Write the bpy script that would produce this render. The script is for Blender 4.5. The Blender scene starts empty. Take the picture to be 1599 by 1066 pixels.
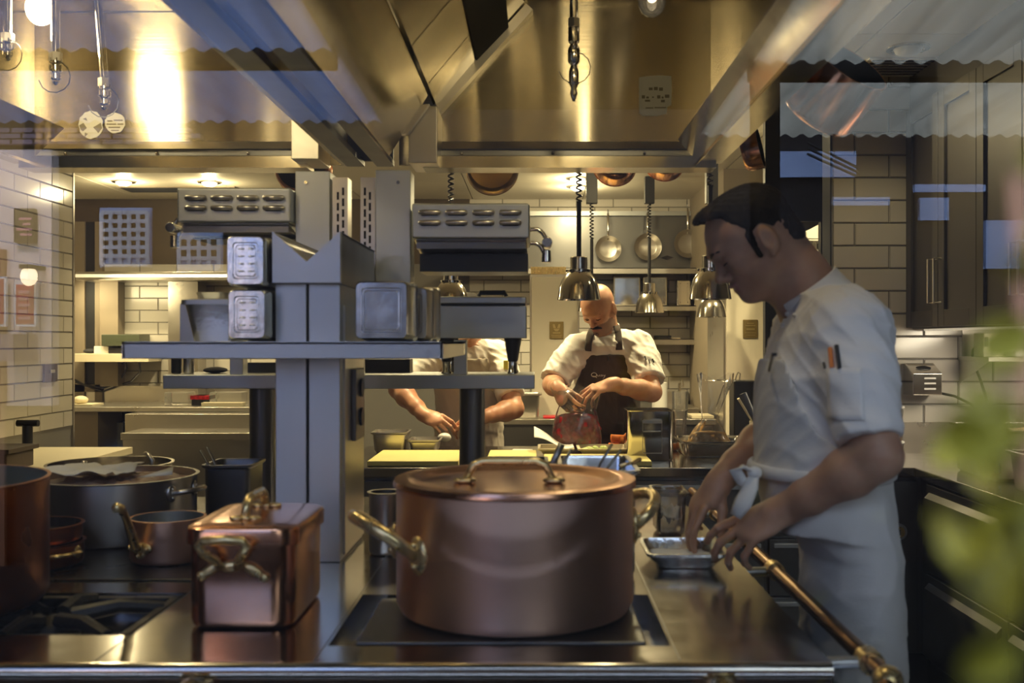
import bpy, bmesh, math, random
import numpy as np
from mathutils import Vector, Matrix, Euler
random.seed(7)
USE_PANE = True
scene = bpy.context.scene
COL = scene.collection
PI = math.pi
# ---------------------------------------------------------------- camera, sky, exposure
F, CX, CY, CAMZ = 1600.0, 835.0, 533.0, 1.40
cam_d = bpy.data.cameras.new('camera'); cam = bpy.data.objects.new('camera', cam_d); COL.objects.link(cam)
cam.location = (0, 0, CAMZ); cam.rotation_euler = (PI/2, 0, 0)
cam_d.sensor_width = 36.0; cam_d.lens = 36.0*F/1599.0
cam_d.shift_x = -(CX-799.5)/1599.0
cam_d.clip_start = 0.05; cam_d.clip_end = 100
cam_d.dof.use_dof = True; cam_d.dof.focus_distance = 5.0; cam_d.dof.aperture_fstop = 4.5
scene.camera = cam
w = bpy.data.worlds.new('sky'); scene.world = w; w.use_nodes = True
bg = w.node_tree.nodes['Background']; bg.inputs[0].default_value = (0.60, 0.73, 1.0, 1); bg.inputs[1].default_value = 6.0
scene.view_settings.view_transform = 'Standard'; scene.view_settings.look = 'None'
scene.view_settings.gamma = 1.0; scene.view_settings.use_curve_mapping = False
scene.view_settings.exposure = -0.06
scene.cycles.use_denoising = True
scene.cycles.max_bounces = 10; scene.cycles.diffuse_bounces = 4; scene.cycles.glossy_bounces = 5
scene.cycles.transparent_max_bounces = 12; scene.cycles.transmission_bounces = 6
scene.cycles.sample_clamp_indirect = 4.0
scene.cycles.caustics_reflective = False; scene.cycles.caustics_refractive = False
WARM = (1.0, 0.81, 0.43)
def lamp(kind, loc, power, color=WARM, size=0.1, size_y=None, aim=None, spot=None, blend=0.6, name='lamp_light'):
    d = bpy.data.lights.new(name, kind); d.energy = power; d.color = color
    if kind == 'AREA':
        d.size = size
        if size_y: d.shape = 'RECTANGLE'; d.size_y = size_y
    else:
        d.shadow_soft_size = size
    if kind == 'SPOT': d.spot_size = spot or 1.2; d.spot_blend = blend
    o = bpy.data.objects.new(name, d); COL.objects.link(o); o.location = loc
    if aim is not None:
        o.rotation_euler = (Vector(aim)-Vector(loc)).to_track_quat('-Z', 'Y').to_euler()
    return o
# ---------------------------------------------------------------- helpers
def P(px, py, Y): return ((px-CX)*Y/F, Y, CAMZ+(CY-py)*Y/F)
def Xp(px, Y): return (px-CX)*Y/F
def Zp(py, Y): return CAMZ+(CY-py)*Y/F
WL = {}
class M:
    """collects geometry in world coordinates; done() links it as one mesh object"""
    def __init__(s): s.v = []; s.f = []; s.mi = []; s.cur = 0
    def add(s, vs, fs):
        b = len(s.v); s.v += [tuple(p) for p in vs]; s.f += [tuple(i+b for i in q) for q in fs]; s.mi += [s.cur]*len(fs); return s
    def box(s, x0, x1, y0, y1, z0, z1):
        return s.add([(x0,y0,z0),(x1,y0,z0),(x1,y1,z0),(x0,y1,z0),(x0,y0,z1),(x1,y0,z1),(x1,y1,z1),(x0,y1,z1)],
                     [(3,2,1,0),(4,5,6,7),(0,1,5,4),(1,2,6,5),(2,3,7,6),(3,0,4,7)])
    def lathe(s, prof, c=(0,0,0), n=32, sx=1.0, sy=1.0, a0=0, a1=None):
        full = a1 is None; a1 = a0+2*PI if full else a1
        k = n if full else n+1; vs = []; fs = []
        for r, z in prof:
            for i in range(k):
                a = a0+(a1-a0)*i/n; vs.append((c[0]+r*sx*math.cos(a), c[1]+r*sy*math.sin(a), c[2]+z))
        for j in range(len(prof)-1):
            for i in range(n):
                i2 = (i+1) % k; fs.append((j*k+i, j*k+i2, (j+1)*k+i2, (j+1)*k+i))
        return s.add(vs, fs)
    def disc(s, r, c, n=32, up=True, sx=1.0, sy=1.0):
        vs = [(c[0]+r*sx*math.cos(2*PI*i/n), c[1]+r*sy*math.sin(2*PI*i/n), c[2]) for i in range(n)]
        return s.add(vs, [tuple(range(n)) if up else tuple(range(n))[::-1]])
    def tube(s, pts, r, n=10, closed=False, flat=1.0):
        pts = [Vector(p) for p in pts]; m = len(pts); vs = []; fs = []; up = None
        rs = r if isinstance(r, (list, tuple)) else [r]*m
        for i, p in enumerate(pts):
            if closed: t = pts[(i+1) % m]-pts[i-1]
            else: t = pts[min(i+1, m-1)]-pts[max(i-1, 0)]
            t.normalize()
            if up is None: up = Vector((0,0,1)) if abs(t.z) < .9 else Vector((0,1,0))
            a = up-t*up.dot(t)
            if a.length < 1e-5: a = t.orthogonal()
            a.normalize(); up = a; b = t.cross(a)
            for k in range(n):
                q = 2*PI*k/n; vs.append(p+(a*math.cos(q)*flat+b*math.sin(q))*rs[i])
        for i in range(m if closed else m-1):
            j = (i+1) % m
            for k in range(n):
                k2 = (k+1) % n; fs.append((i*n+k, i*n+k2, j*n+k2, j*n+k))
        if not closed: fs += [tuple(range(n))[::-1], tuple((m-1)*n+k for k in range(n))]
        return s.add(vs, fs)
    def prism(s, poly, d0, d1, ax='y'):
        """2-D outline extruded along an axis: ax y -> (x,z) outline, ax x -> (y,z), ax z -> (x,y)"""
        n = len(poly)
        g = {'y': lambda a, b, d: (a,d,b), 'x': lambda a, b, d: (d,a,b), 'z': lambda a, b, d: (a,b,d)}[ax]
        vs = [g(a,b,d0) for a,b in poly]+[g(a,b,d1) for a,b in poly]
        return s.add(vs, [tuple(range(n))[::-1], tuple(range(n,2*n))]+[(i,(i+1)%n,n+(i+1)%n,n+i) for i in range(n)])
    def ell(s, c, r, n=16, m=10):
        if not isinstance(r, (list, tuple)): r = (r,r,r)
        vs = [(c[0],c[1],c[2]-r[2])]
        for j in range(1, m):
            t = PI*j/m
            vs += [(c[0]+r[0]*math.sin(t)*math.cos(2*PI*i/n), c[1]+r[1]*math.sin(t)*math.sin(2*PI*i/n), c[2]-r[2]*math.cos(t)) for i in range(n)]
        vs.append((c[0],c[1],c[2]+r[2])); L = len(vs)-1
        fs = [(0,1+(i+1)%n,1+i) for i in range(n)]+[(L,1+(m-2)*n+i,1+(m-2)*n+(i+1)%n) for i in range(n)]
        for j in range(m-2):
            fs += [(1+j*n+i,1+j*n+(i+1)%n,1+(j+1)*n+(i+1)%n,1+(j+1)*n+i) for i in range(n)]
        return s.add(vs, fs)
    def grid(s, fn, nu, nv):
        vs = [fn(i/nu, j/nv) for j in range(nv+1) for i in range(nu+1)]; k = nu+1
        return s.add(vs, [(j*k+i,j*k+i+1,(j+1)*k+i+1,(j+1)*k+i) for j in range(nv) for i in range(nu)])
    def xf(s, mat, start=0):
        for i in range(start, len(s.v)): s.v[i] = tuple(mat @ Vector(s.v[i]))
        return s
    def rot(s, pivot, axis, ang, start=0):
        p = Matrix.Translation(Vector(pivot)); return s.xf(p @ Matrix.Rotation(ang, 4, axis) @ p.inverted(), start)
    def done(s, name, mats, parent=None, bevel=0, seg=2, smooth=40, solid=0, fixn=True, sub=0, loc=None):
        o0 = WL.get(parent.name, Vector((0,0,0))) if parent else (Vector(loc) if loc else Vector((0,0,0)))
        me = bpy.data.meshes.new(name)
        me.from_pydata([(a-o0.x,b-o0.y,c-o0.z) for a,b,c in s.v], [], s.f)
        mats = mats if isinstance(mats, (list, tuple)) else [mats]
        for m_ in mats: me.materials.append(m_)
        if len(mats) > 1: me.polygons.foreach_set('material_index', s.mi)
        if fixn:
            bm = bmesh.new(); bm.from_mesh(me); bmesh.ops.remove_doubles(bm, verts=bm.verts, dist=1e-6)
            bmesh.ops.recalc_face_normals(bm, faces=bm.faces); bm.to_mesh(me); bm.free()
        return link(name, me, parent, o0, bevel, seg, smooth, solid, sub)
def link(name, me, parent, o0, bevel=0, seg=2, smooth=40, solid=0, sub=0):
    if smooth:
        me.polygons.foreach_set('use_smooth', [True]*len(me.polygons))
        if smooth < 180: me.set_sharp_from_angle(angle=math.radians(smooth))
    o = bpy.data.objects.new(name, me); COL.objects.link(o)
    if parent: o.parent = parent
    else: o.location = o0
    WL[o.name] = Vector(o0)
    if solid:
        k = o.modifiers.new('solid', 'SOLIDIFY'); k.thickness = solid; k.offset = 0
    if sub:
        k = o.modifiers.new('sub', 'SUBSURF'); k.levels = sub; k.render_levels = sub
    if bevel:
        k = o.modifiers.new('bevel', 'BEVEL'); k.width = bevel; k.segments = seg; k.limit_method = 'ANGLE'; k.angle_limit = math.radians(40)
        k.harden_normals = True
    return o
def thing(name, label, cat, loc=(0,0,0), group=None):
    o = bpy.data.objects.new(name, None); COL.objects.link(o); o.location = loc; o.empty_display_size = .05
    WL[o.name] = Vector(loc); return tag(o, label, cat, group)
def tag(o, label, cat, group=None, kind=None):
    o['label'] = label; o['category'] = cat
    if group: o['group'] = group
    if kind: o['kind'] = kind
    return o
def struct(o):
    o['kind'] = 'structure'; return o
def dup(root, delta, label=None, rotz=0):
    kids = {}
    for q in bpy.data.objects:
        if q.parent: kids.setdefault(q.parent.name, []).append(q)
    r = root.copy(); COL.objects.link(r); r.location = Vector(root.location)+Vector(delta)
    if rotz: r.rotation_euler = (0,0,rotz)
    WL[r.name] = Vector(r.location)
    if label: r['label'] = label
    for ch in kids.get(root.name, []):
        c = ch.copy(); COL.objects.link(c); c.parent = r
        for g in kids.get(ch.name, []):
            d = g.copy(); COL.objects.link(d); d.parent = c
    return r
# ---------------------------------------------------------------- materials
def mat(name, col, metal=0.0, rough=0.5, bump=0.0, bscale=40.0, stretch=None, var=0.0, vscale=6.0, col2=None, rvar=0.0, trans=0.0, emit=None, estr=0.0, sheen=0.0, sss=0.0, coat=0.0, spec=None):
    m = bpy.data.materials.new(name); m.use_nodes = True; nt = m.node_tree; N = nt.nodes; L = nt.links
    b = N['Principled BSDF']; c = (*col, 1); b.inputs['Base Color'].default_value = c
    b.inputs['Metallic'].default_value = metal; b.inputs['Roughness'].default_value = rough
    if trans: b.inputs['Transmission Weight'].default_value = trans
    if sheen: b.inputs['Sheen Weight'].default_value = sheen
    if coat: b.inputs['Coat Weight'].default_value = coat; b.inputs['Coat Roughness'].default_value = .15
    if spec is not None: b.inputs['Specular IOR Level'].default_value = spec
    if sss:
        b.inputs['Subsurface Weight'].default_value = sss; b.inputs['Subsurface Radius'].default_value = (1,.35,.2); b.inputs['Subsurface Scale'].default_value = .006
    if emit: b.inputs['Emission Color'].default_value = (*emit, 1); b.inputs['Emission Strength'].default_value = estr
    co = N.new('ShaderNodeTexCoord')
    def noise(scale, st=None, det=4):
        t = N.new('ShaderNodeTexNoise'); t.inputs['Scale'].default_value = scale; t.inputs['Detail'].default_value = det
        if st:
            mp = N.new('ShaderNodeMapping'); mp.inputs['Scale'].default_value = st; L.new(co.outputs['Object'], mp.inputs[0]); L.new(mp.outputs[0], t.inputs['Vector'])
        else: L.new(co.outputs['Object'], t.inputs['Vector'])
        return t
    if var or col2:
        t = noise(vscale); r = N.new('ShaderNodeValToRGB'); L.new(t.outputs['Fac'], r.inputs[0])
        c2 = col2 if col2 else tuple(max(0, x*(1-var)) for x in col)
        r.color_ramp.elements[0].position = .35; r.color_ramp.elements[1].position = .65
        r.color_ramp.elements[0].color = (*c2, 1); r.color_ramp.elements[1].color = c; L.new(r.outputs[0], b.inputs['Base Color'])
    if rvar:
        t = noise(vscale*1.7); mr = N.new('ShaderNodeMapRange'); L.new(t.outputs['Fac'], mr.inputs[0])
        mr.inputs[3].default_value = max(.02, rough-rvar); mr.inputs[4].default_value = rough+rvar; L.new(mr.outputs[0], b.inputs['Roughness'])
    if bump:
        t = noise(bscale, stretch); bp = N.new('ShaderNodeBump'); bp.inputs['Strength'].default_value = bump; bp.inputs['Distance'].default_value = .004
        L.new(t.outputs['Fac'], bp.inputs['Height']); L.new(bp.outputs[0], b.inputs['Normal'])
    return m
STEEL = mat('brushed_steel', (.60,.57,.52), 1, .30, .06, 30, (1,1,30), rvar=.08, vscale=3)
STEELH = mat('hood_steel', (.60,.54,.41), 1, .17, .30, 4.0, (1,1,.4), rvar=.05, vscale=2)
STEELD = mat('satin_steel', (.57,.60,.62), 1, .42, .05, 40, (1,1,25), rvar=.06)
STEELT = mat('worktop_steel', (.40,.38,.36), 1, .16, .03, 12, rvar=.08, vscale=9)
STEELK = mat('dark_steel', (.20,.20,.20), 1, .34, .05, 30, (1,1,20), rvar=.08)
POL = mat('polished_steel', (.74,.71,.65), 1, .13, .05, 9, rvar=.05, vscale=10)
PAN = mat('worn_pan_steel', (.76,.78,.80), 1, .22, .45, 16, rvar=.08, vscale=14)
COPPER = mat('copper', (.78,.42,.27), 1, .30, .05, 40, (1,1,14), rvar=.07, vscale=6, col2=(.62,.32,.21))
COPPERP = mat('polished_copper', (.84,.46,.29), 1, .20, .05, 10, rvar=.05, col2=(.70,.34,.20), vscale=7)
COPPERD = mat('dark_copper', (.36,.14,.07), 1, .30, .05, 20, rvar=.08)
BRASS = mat('brass', (.86,.68,.33), .8, .28, .08, 40, rvar=.06, col2=(.74,.56,.27), vscale=20)
IRON = mat('cast_iron', (.022,.021,.020), .4, .48, .25, 90, rvar=.1)
HOT = mat('black_hotplate', (.030,.029,.028), .6, .30, .05, 20, rvar=.1)
BLACK = mat('black_plastic', (.012,.012,.013), 0, .4)
DARK = mat('dark_void', (.010,.010,.011), 0, .7)
TILE = mat('glazed_white_tile', (.66,.62,.55), 0, .16, .03, 6, var=.10, vscale=2.2, coat=.3)
GROUT = mat('grey_grout', (.20,.19,.175), 0, .9, .2, 120)
PLASTER = mat('painted_plaster', (.72,.66,.54), 0, .7, .05, 60)
CEIL = mat('ceiling_paint', (.86,.80,.66), 0, .42, .02, 40)
BROWNP = mat('brown_wall_paint', (.085,.062,.040), 0, .6, .05, 60)
BEIGE = mat('beige_paint', (.25,.205,.145), 0, .6, .05, 60)
FLOORM = mat('dark_floor', (.10,.09,.08), 0, .35, .1, 30)
CAB = mat('dark_cabinet_paint', (.060,.054,.048), 0, .38, .04, 20, (1,1,.1))
DOORM = mat('dark_door_paint', (.016,.018,.026), 0, .45)
CREAM = mat('cream_door_laminate', (.70,.64,.51), 0, .35, .02, 50)
PLAQUE = mat('bronze_plaque', (.26,.19,.07), .7, .45, .2, 60)
CLOTH = mat('white_chef_cotton', (.87,.83,.77), 0, .85, .18, 160, sheen=.15)
CLOTHB = mat('white_apron_cotton', (.74,.71,.65), 0, .9, .2, 170, sheen=.15, var=.08, vscale=9)
BROWN = mat('brown_apron_cotton', (.060,.042,.030), 0, .85, .2, 150, sheen=.1)
TROUSER = mat('dark_check_trousers', (.03,.03,.035), 0, .85)
SHOE = mat('black_leather', (.015,.014,.013), 0, .4)
SKIN = mat('skin', (.50,.285,.175), 0, .48, .06, 140, sss=.25, col2=(.44,.235,.14), vscale=30)
SKINW = mat('warm_skin', (.62,.33,.20), 0, .46, .06, 140, sss=.25, col2=(.57,.28,.17), vscale=30)
LIP = mat('lip_skin', (.40,.17,.13), 0, .45)
STUB = mat('stubble_skin', (.30,.18,.125), 0, .6, .2, 400)
HAIR = mat('dark_brown_hair', (.010,.007,.005), 0, .75, .8, 90, (1,1,.25), spec=.2)
BOARD = mat('yellow_cutting_board', (.80,.70,.26), 0, .5, .06, 60, var=.06)
BOARDW = mat('pale_cutting_board', (.78,.70,.50), 0, .5, .06, 60)
PAPER = mat('parchment_paper', (.80,.79,.74), 0, .7, .2, 30)
CREAMP = mat('cream_plastic', (.74,.66,.48), 0, .4)
WHITEP = mat('white_plastic', (.80,.78,.74), 0, .35)
RED = mat('crushed_red_berries', (.22,.003,.008), 0, .25, .8, 60, col2=(.46,.02,.025), vscale=45)
FOOD = mat('brown_pickled_food', (.32,.16,.04), 0, .35, .8, 50, col2=(.62,.40,.15), vscale=36)
ORANGE = mat('orange_vegetable', (.80,.22,.03), 0, .5, .2, 60)
GREEN = mat('pale_green_vegetable', (.45,.55,.16), 0, .5, .2, 60)
MEAT = mat('cooked_meat', (.34,.20,.13), 0, .45, .9, 35, col2=(.5,.36,.26), vscale=25)
LEAF = mat('leaf_green', (.24,.19,.010), 0, .6, .1, 40, col2=(.15,.14,.010), vscale=30, spec=.2)
PENOR = mat('orange_pen', (.90,.24,.02), 0, .35)
def clear(name, col=(.95,.95,.95), amount=.85, rough=.08):
    m = bpy.data.materials.new(name); m.use_nodes = True; nt = m.node_tree; N = nt.nodes; L = nt.links
    N.remove(N['Principled BSDF']); out = N['Material Output']
    t = N.new('ShaderNodeBsdfTransparent'); t.inputs[0].default_value = (*col,1)
    g = N.new('ShaderNodeBsdfGlossy'); g.inputs['Roughness'].default_value = rough; g.inputs[0].default_value = (1,1,1,1)
    d = N.new('ShaderNodeBsdfDiffuse'); d.inputs[0].default_value = (.8,.8,.78,1)
    lw = N.new('ShaderNodeFresnel'); lw.inputs[0].default_value = 1.5
    mx = N.new('ShaderNodeMixShader'); mx2 = N.new('ShaderNodeMixShader'); mx.inputs[0].default_value = 1-amount
    L.new(t.outputs[0], mx.inputs[1]); L.new(d.outputs[0], mx.inputs[2])
    L.new(lw.outputs[0], mx2.inputs[0]); L.new(mx.outputs[0], mx2.inputs[1]); L.new(g.outputs[0], mx2.inputs[2])
    L.new(mx2.outputs[0], out.inputs['Surface']); return m
BAG = clear('clear_plastic_bag', (.96,.95,.93), .93, .12)
TUB = clear('clear_plastic_tub', (.94,.93,.9), .88, .1)
def window_glass():
    m = bpy.data.materials.new('window_glass'); m.use_nodes = True; nt = m.node_tree; N = nt.nodes; L = nt.links
    N.remove(N['Principled BSDF']); out = N['Material Output']
    t = N.new('ShaderNodeBsdfTransparent'); t.inputs[0].default_value = (.96,.97,.97,1)
    g = N.new('ShaderNodeBsdfGlossy'); g.inputs['Roughness'].default_value = 0.0
    fr = N.new('ShaderNodeFresnel'); fr.inputs[0].default_value = 1.52
    k = N.new('ShaderNodeMath'); k.operation = 'MULTIPLY'; k.inputs[1].default_value = 1.9; k.use_clamp = True
    L.new(fr.outputs[0], k.inputs[0]); mx = N.new('ShaderNodeMixShader')
    L.new(k.outputs[0], mx.inputs[0]); L.new(t.outputs[0], mx.inputs[1]); L.new(g.outputs[0], mx.inputs[2]); L.new(mx.outputs[0], out.inputs['Surface'])
    return m
PANE = window_glass()
EMITW = mat('lamp_glow', (1,1,1), 0, .5, emit=(1,.80,.50), estr=14)
EMITS = mat('soft_lamp_glow', (1,1,1), 0, .5, emit=(1,.80,.52), estr=6)
EMITB = mat('screen_glow', (.1,.2,.5), 0, .5, emit=(.35,.55,1), estr=3)

# ---------------------------------------------------------------- room shell
XR, XL, YB, ZC, YG = 2.30, -3.02, 8.60, 2.60, 0.60
TW, TH = .31, .1016
_tm = {}
def tile_mesh(w_, h_):
    key = (round(w_,3), round(h_,3))
    if key not in _tm:
        e = .0035; a, b = w_/2-.0022, h_/2-.0022
        me = bpy.data.meshes.new('tile')
        me.from_pydata([(-a,0,-b),(a,0,-b),(a,0,b),(-a,0,b),(-a+e,-.008,-b+e),(a-e,-.008,-b+e),(a-e,-.008,b-e),(-a+e,-.008,b-e)], [],
                       [(4,5,6,7),(0,1,5,4),(1,2,6,5),(2,3,7,6),(3,0,4,7)])
        me.materials.append(TILE); _tm[key] = me
    return _tm[key]
def tiles(parent, face, at, u0, u1, z0, z1, phase=0.0):
    """face -y: tiles look towards -Y on plane y=at, u is X; face +x: tiles look to +X on plane x=at, u is Y"""
    o0 = WL[parent.name]; r = 0; z = z0
    while z < z1-.02:
        h_ = min(TH, z1-z); u = u0-((phase+r*.5) % 1.0)*TW
        while u < u1-.01:
            a, b = max(u, u0), min(u+TW, u1)
            if b-a > .02:
                t = bpy.data.objects.new('tile', tile_mesh(b-a, h_)); COL.objects.link(t); t.parent = parent
                c, zc = (a+b)/2, z+h_/2; j = lambda s: random.uniform(-s, s)
                if face == '-y': t.location = Vector((c, at, zc))-o0; t.rotation_euler = (j(.006), 0, j(.006))
                elif face == '+x': t.location = Vector((at, c, zc))-o0; t.rotation_euler = (j(.006), 0, PI/2+j(.006))
                else: t.location = Vector((at, c, zc))-o0; t.rotation_euler = (j(.006), 0, -PI/2+j(.006))
            u += TW
        z += TH; r += 1
struct(M().box(XL-1.2, XR+.1, YG+.15, YB+.1, -.1, 0).done('floor', FLOORM))
ceil = struct(M().box(XL-1.2, XR+.1, YG-.05, YB+.1, ZC, ZC+.1).done('ceiling', GROUT))
pan_me = {}
for i in range(7):
    for j in range(8):
        x0, y0 = -4.2+i*.92, 1.2+j*.92
        q = M().box(x0+.003, x0+.917, y0+.003, y0+.917, ZC-.012, ZC).done('panel', CEIL, ceil, bevel=.003, seg=1)
wb = struct(M().box(XL-1.2, XR+.1, YB, YB+.1, 0, ZC).done('wall_back', GROUT))
tiles(wb, '-y', YB, -4.15, -2.02, .95, 2.05, .3)
tiles(wb, '-y', YB, -.55, 1.75, .90, ZC, .1)
M().box(-4.15, -.55, YB-.006, YB, 2.05, ZC).done('painted_panel', BROWNP, wb)
wl = struct(M().box(XL-.12, XL, YG, 6.68, 0, ZC).done('wall_left', GROUT))
tiles(wl, '+x', XL, 5.0, 6.68, .85, ZC-.02, .0)
M().box(XL-.012, XL+.012, 6.68, 6.70, 0, ZC).done('corner_bead', STEEL, wl)
wr = struct(M().box(XR, XR+.1, YG, YB, 0, ZC).done('wall_right', GROUT))
tiles(wr, '-x', XR, 3.4, 4.60, .90, 1.55, .2)
YP = 4.60
wp = struct(M().box(1.331, XR, YP, YP+.12, 0, ZC).done('wall_rear_right', GROUT))
M().box(1.325, 1.331, YP-.004, YP+.121, 0, ZC).done('edge_trim', DOORM, wp)
tiles(wp, '-y', YP, 1.335, XR, .915, ZC-.005, .18)
struct(M().box(XL-1.25, XL-1.15, 6, YB, 0, ZC).done('wall_far_left', PLASTER))
struct(M().box(XL-1.25, XL-.12, 5.9, 6.0, 0, ZC+.1).done('wall_left_return', PLASTER))
# dark door beside the tiled wall, with its vision panel
d1 = struct(M().box(Xp(1195,4.95), Xp(1237,4.95), 4.95, 5.0, 0, 2.42).box(Xp(1282,4.95), 1.50, 4.95, 5.0, 0, 2.42)
    .box(Xp(1237,4.95), Xp(1282,4.95), 4.95, 5.0, 0, Zp(405,4.95)).box(Xp(1237,4.95), Xp(1282,4.95), 4.95, 5.0, Zp(345,4.95), 2.42).done('door_1', DOORM))
M().box(Xp(1237,4.95), Xp(1282,4.95), 4.972, 4.976, Zp(405,4.95), Zp(345,4.95)).done('pane', TUB, d1)
struct(M().box(Xp(1195,4.95), 1.50, 4.95, 5.0, 2.42, ZC).done('trim_1', DOORM))
struct(M().box(1.49, 1.53, YP+.12, 5.0, 0, ZC).done('wall_return', DOORM))
struct(M().box(Xp(1130,7.05), Xp(1225,7.05), 7.05, YB, 0, ZC).done('wall_side', BEIGE))
# what shows through the vision panel
t = thing('storage_rack', 'white shelving seen through the small pane of the dark door', 'rack', P(1260,400,5.9))
M().prism([(Xp(1236,5.9),Zp(372,5.9)),(Xp(1290,5.9),Zp(345,5.9)),(Xp(1290,5.9),Zp(372,5.9))], 5.9, 5.93).done('sloped_panel', WHITEP, t)
for py in (374, 390, 396, 402, 408):
    M().box(Xp(1232,5.9), Xp(1290,5.9), 5.88, 6.1, Zp(py+2.0,5.9), Zp(py,5.9)).done('shelf', WHITEP, t)
for x in (Xp(1234,5.9), Xp(1276,5.9)): M().tube([(x,5.95,0),(x,5.95,Zp(370,5.9))], .012, 8).done('post', STEEL, t)
# front wall and the window the photograph looks through
wf = struct(M().box(XL-.1, -1.7, YG-.06, YG+.06, 0, ZC+.1).box(2.0, XR+.1, YG-.06, YG+.06, 0, ZC+.1).box(-1.7, 2.0, YG-.06, YG+.06, 0, .70).box(-1.7, 2.0, YG-.06, YG+.06, 2.45, ZC+.1).done('wall_front', CAB))
wn = struct(M().box(-1.7, -1.64, YG-.05, YG+.05, .70, 2.45).box(1.94, 2.0, YG-.05, YG+.05, .70, 2.45).box(-1.7, 2.0, YG-.05, YG+.05, .70, .76).box(-1.7, 2.0, YG-.05, YG+.05, 2.39, 2.45).done('window_1', CAB, bevel=.004))
if USE_PANE:
    M().add([(-1.64,YG,.76),(1.94,YG,.76),(1.94,YG,2.39),(-1.64,YG,2.39)], [(0,1,2,3)]).done('pane', PANE, wn, smooth=0, fixn=False)
lamp('SPOT', (1.46,4.02,ZC-.06), 9, WARM, .05, aim=(1.46,4.02,0), spot=2.2, name='downlight_light')
# ceiling downlights and grille
def downlight(x, y, power, label):
    t = thing('downlight', label, 'ceiling light', (x,y,ZC-.012), 'recessed ceiling downlights')
    M().lathe([(.085,-.001),(.085,-.008),(.066,-.010),(.060,-.002),(.052,.03)], (x,y,ZC-.012), 28).done('trim_ring', POL, t)
    M().lathe([(0,-.034),(.03,-.030),(.05,-.020),(.058,-.002)], (x,y,ZC-.013), 24).done('lens', EMITS if power > 4 else WHITEP, t)
    if power > 4: lamp('SPOT', (x,y,ZC-.06), power*1.5, WARM, .05, aim=(x,y,0), spot=2.3, name='downlight_light')
    if power > 4: lamp('POINT', (x,y,ZC-.10), power*.17, WARM, .03, name='added_ceiling_fill')  # extra point under each lens, added to brighten the ceiling
for k, (px, py, w_, lb) in enumerate([(193,283,60,'downlight over the back bench, lit, above the reflected lattice window'),(327,284,60,'downlight above the vented broiler on the shelf post'),
        (902,278,70,'downlight behind the cord of the big heat lamp'),(1418,74,3.5,'downlight on the ceiling by the dark wall cabinets'),(902,291,60,'downlight at the end of the kitchen, behind the heat lamp cord')]):
    Y = F*(ZC-CAMZ-.012)/(CY-py); downlight(Xp(px,Y), Y, w_, lb)
for k, (x, y) in enumerate([(-.6,5.2),(.55,5.3),(1.62,5.45)]): downlight(x, y, (95,95,60)[k], ['downlight above the third chef, out of sight behind the hood','downlight above the bald chef, out of sight behind the hood','added downlight lighting the rack behind the dark door, out of sight'][k])  # the last one is added to light the rack
t = thing('air_grille', 'black slotted air grille in the ceiling beside the cabinets', 'vent', (1.57,4.45,ZC-.013))
M().box(1.40,1.76,4.28,4.56,ZC-.020,ZC-.013).done('frame', CEIL, t)
for k in range(6): M().box(1.42,1.74,4.30+k*.042,4.32+k*.042,ZC-.024,ZC-.019).done('slot', DARK, t)
t = thing('air_grille', 'slotted air grille in the ceiling over the bench with the tiled wall', 'vent', (-3.0,8.0,ZC-.013))
M().box(-3.2,-2.3,7.85,8.12,ZC-.020,ZC-.013).done('frame', BEIGE, t)
for k in range(6): M().box(-3.18,-2.32,7.87+k*.04,7.89+k*.04,ZC-.024,ZC-.019).done('slot', DARK, t)
# strip light under the wall cabinets; fill light added under the far shelf
lamp('AREA', (1.98,4.0,1.435), 13, (1,.86,.62), .2, .7, aim=(2.0,4.25,0), name='cabinet_strip_light')
lamp('AREA', (-3.5,8.08,1.82), 10, WARM, .9, .2, aim=(-3.1,8.5,1.1), name='added_bench_fill')  # added fill that lights the far bench and warms its tiles

# ---------------------------------------------------------------- two exhaust hoods over the island
def streak_steel(name, col, rough):
    m = mat(name, col, 1, rough); m.node_tree.nodes['Principled BSDF'].inputs['Anisotropic'].default_value = .93; nt = m.node_tree; N = nt.nodes; L = nt.links; b = N['Principled BSDF']
    co = N.new('ShaderNodeTexCoord'); hs = []
    for st, sc in (((.6,.6,160), 1.0), ((2.6,2.6,.5), 1.0)):
        mp = N.new('ShaderNodeMapping'); mp.inputs['Scale'].default_value = st; L.new(co.outputs['Object'], mp.inputs[0])
        t = N.new('ShaderNodeTexNoise'); t.inputs['Scale'].default_value = sc; t.inputs['Detail'].default_value = 2; L.new(mp.outputs[0], t.inputs['Vector']); hs.append(t)
    b1 = N.new('ShaderNodeBump'); b1.inputs['Strength'].default_value = .30; b1.inputs['Distance'].default_value = .0012; L.new(hs[0].outputs['Fac'], b1.inputs['Height'])
    b2 = N.new('ShaderNodeBump'); b2.inputs['Strength'].default_value = .35; b2.inputs['Distance'].default_value = .05; L.new(hs[1].outputs['Fac'], b2.inputs['Height']); L.new(b1.outputs[0], b2.inputs['Normal'])
    L.new(b2.outputs[0], b.inputs['Normal']); tz = N.new('ShaderNodeCombineXYZ'); tz.inputs[2].default_value = 1; L.new(tz.outputs[0], b.inputs['Tangent']); return m
STRK = streak_steel('streaky_hood_steel', (.52,.46,.34), .235)
YH, YF = 3.40, 1.15; ZB = Zp(258, YH); ZT = Zp(3, YH)
def plate(name, a, b, y0, y1, m, parent, th=.006):
    """flat sheet between profile points a and b (x,z), running from y0 to y1"""
    d = Vector((b[0]-a[0], b[1]-a[1])); n = Vector((-d.y, d.x)).normalized()*th
    return M().prism([a, b, (b[0]+n.x,b[1]+n.y), (a[0]+n.x,a[1]+n.y)], y0, y1).done(name, m, parent)
def pt(r, h): return (r, CAMZ+h)
hb = ZB-CAMZ
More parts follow.
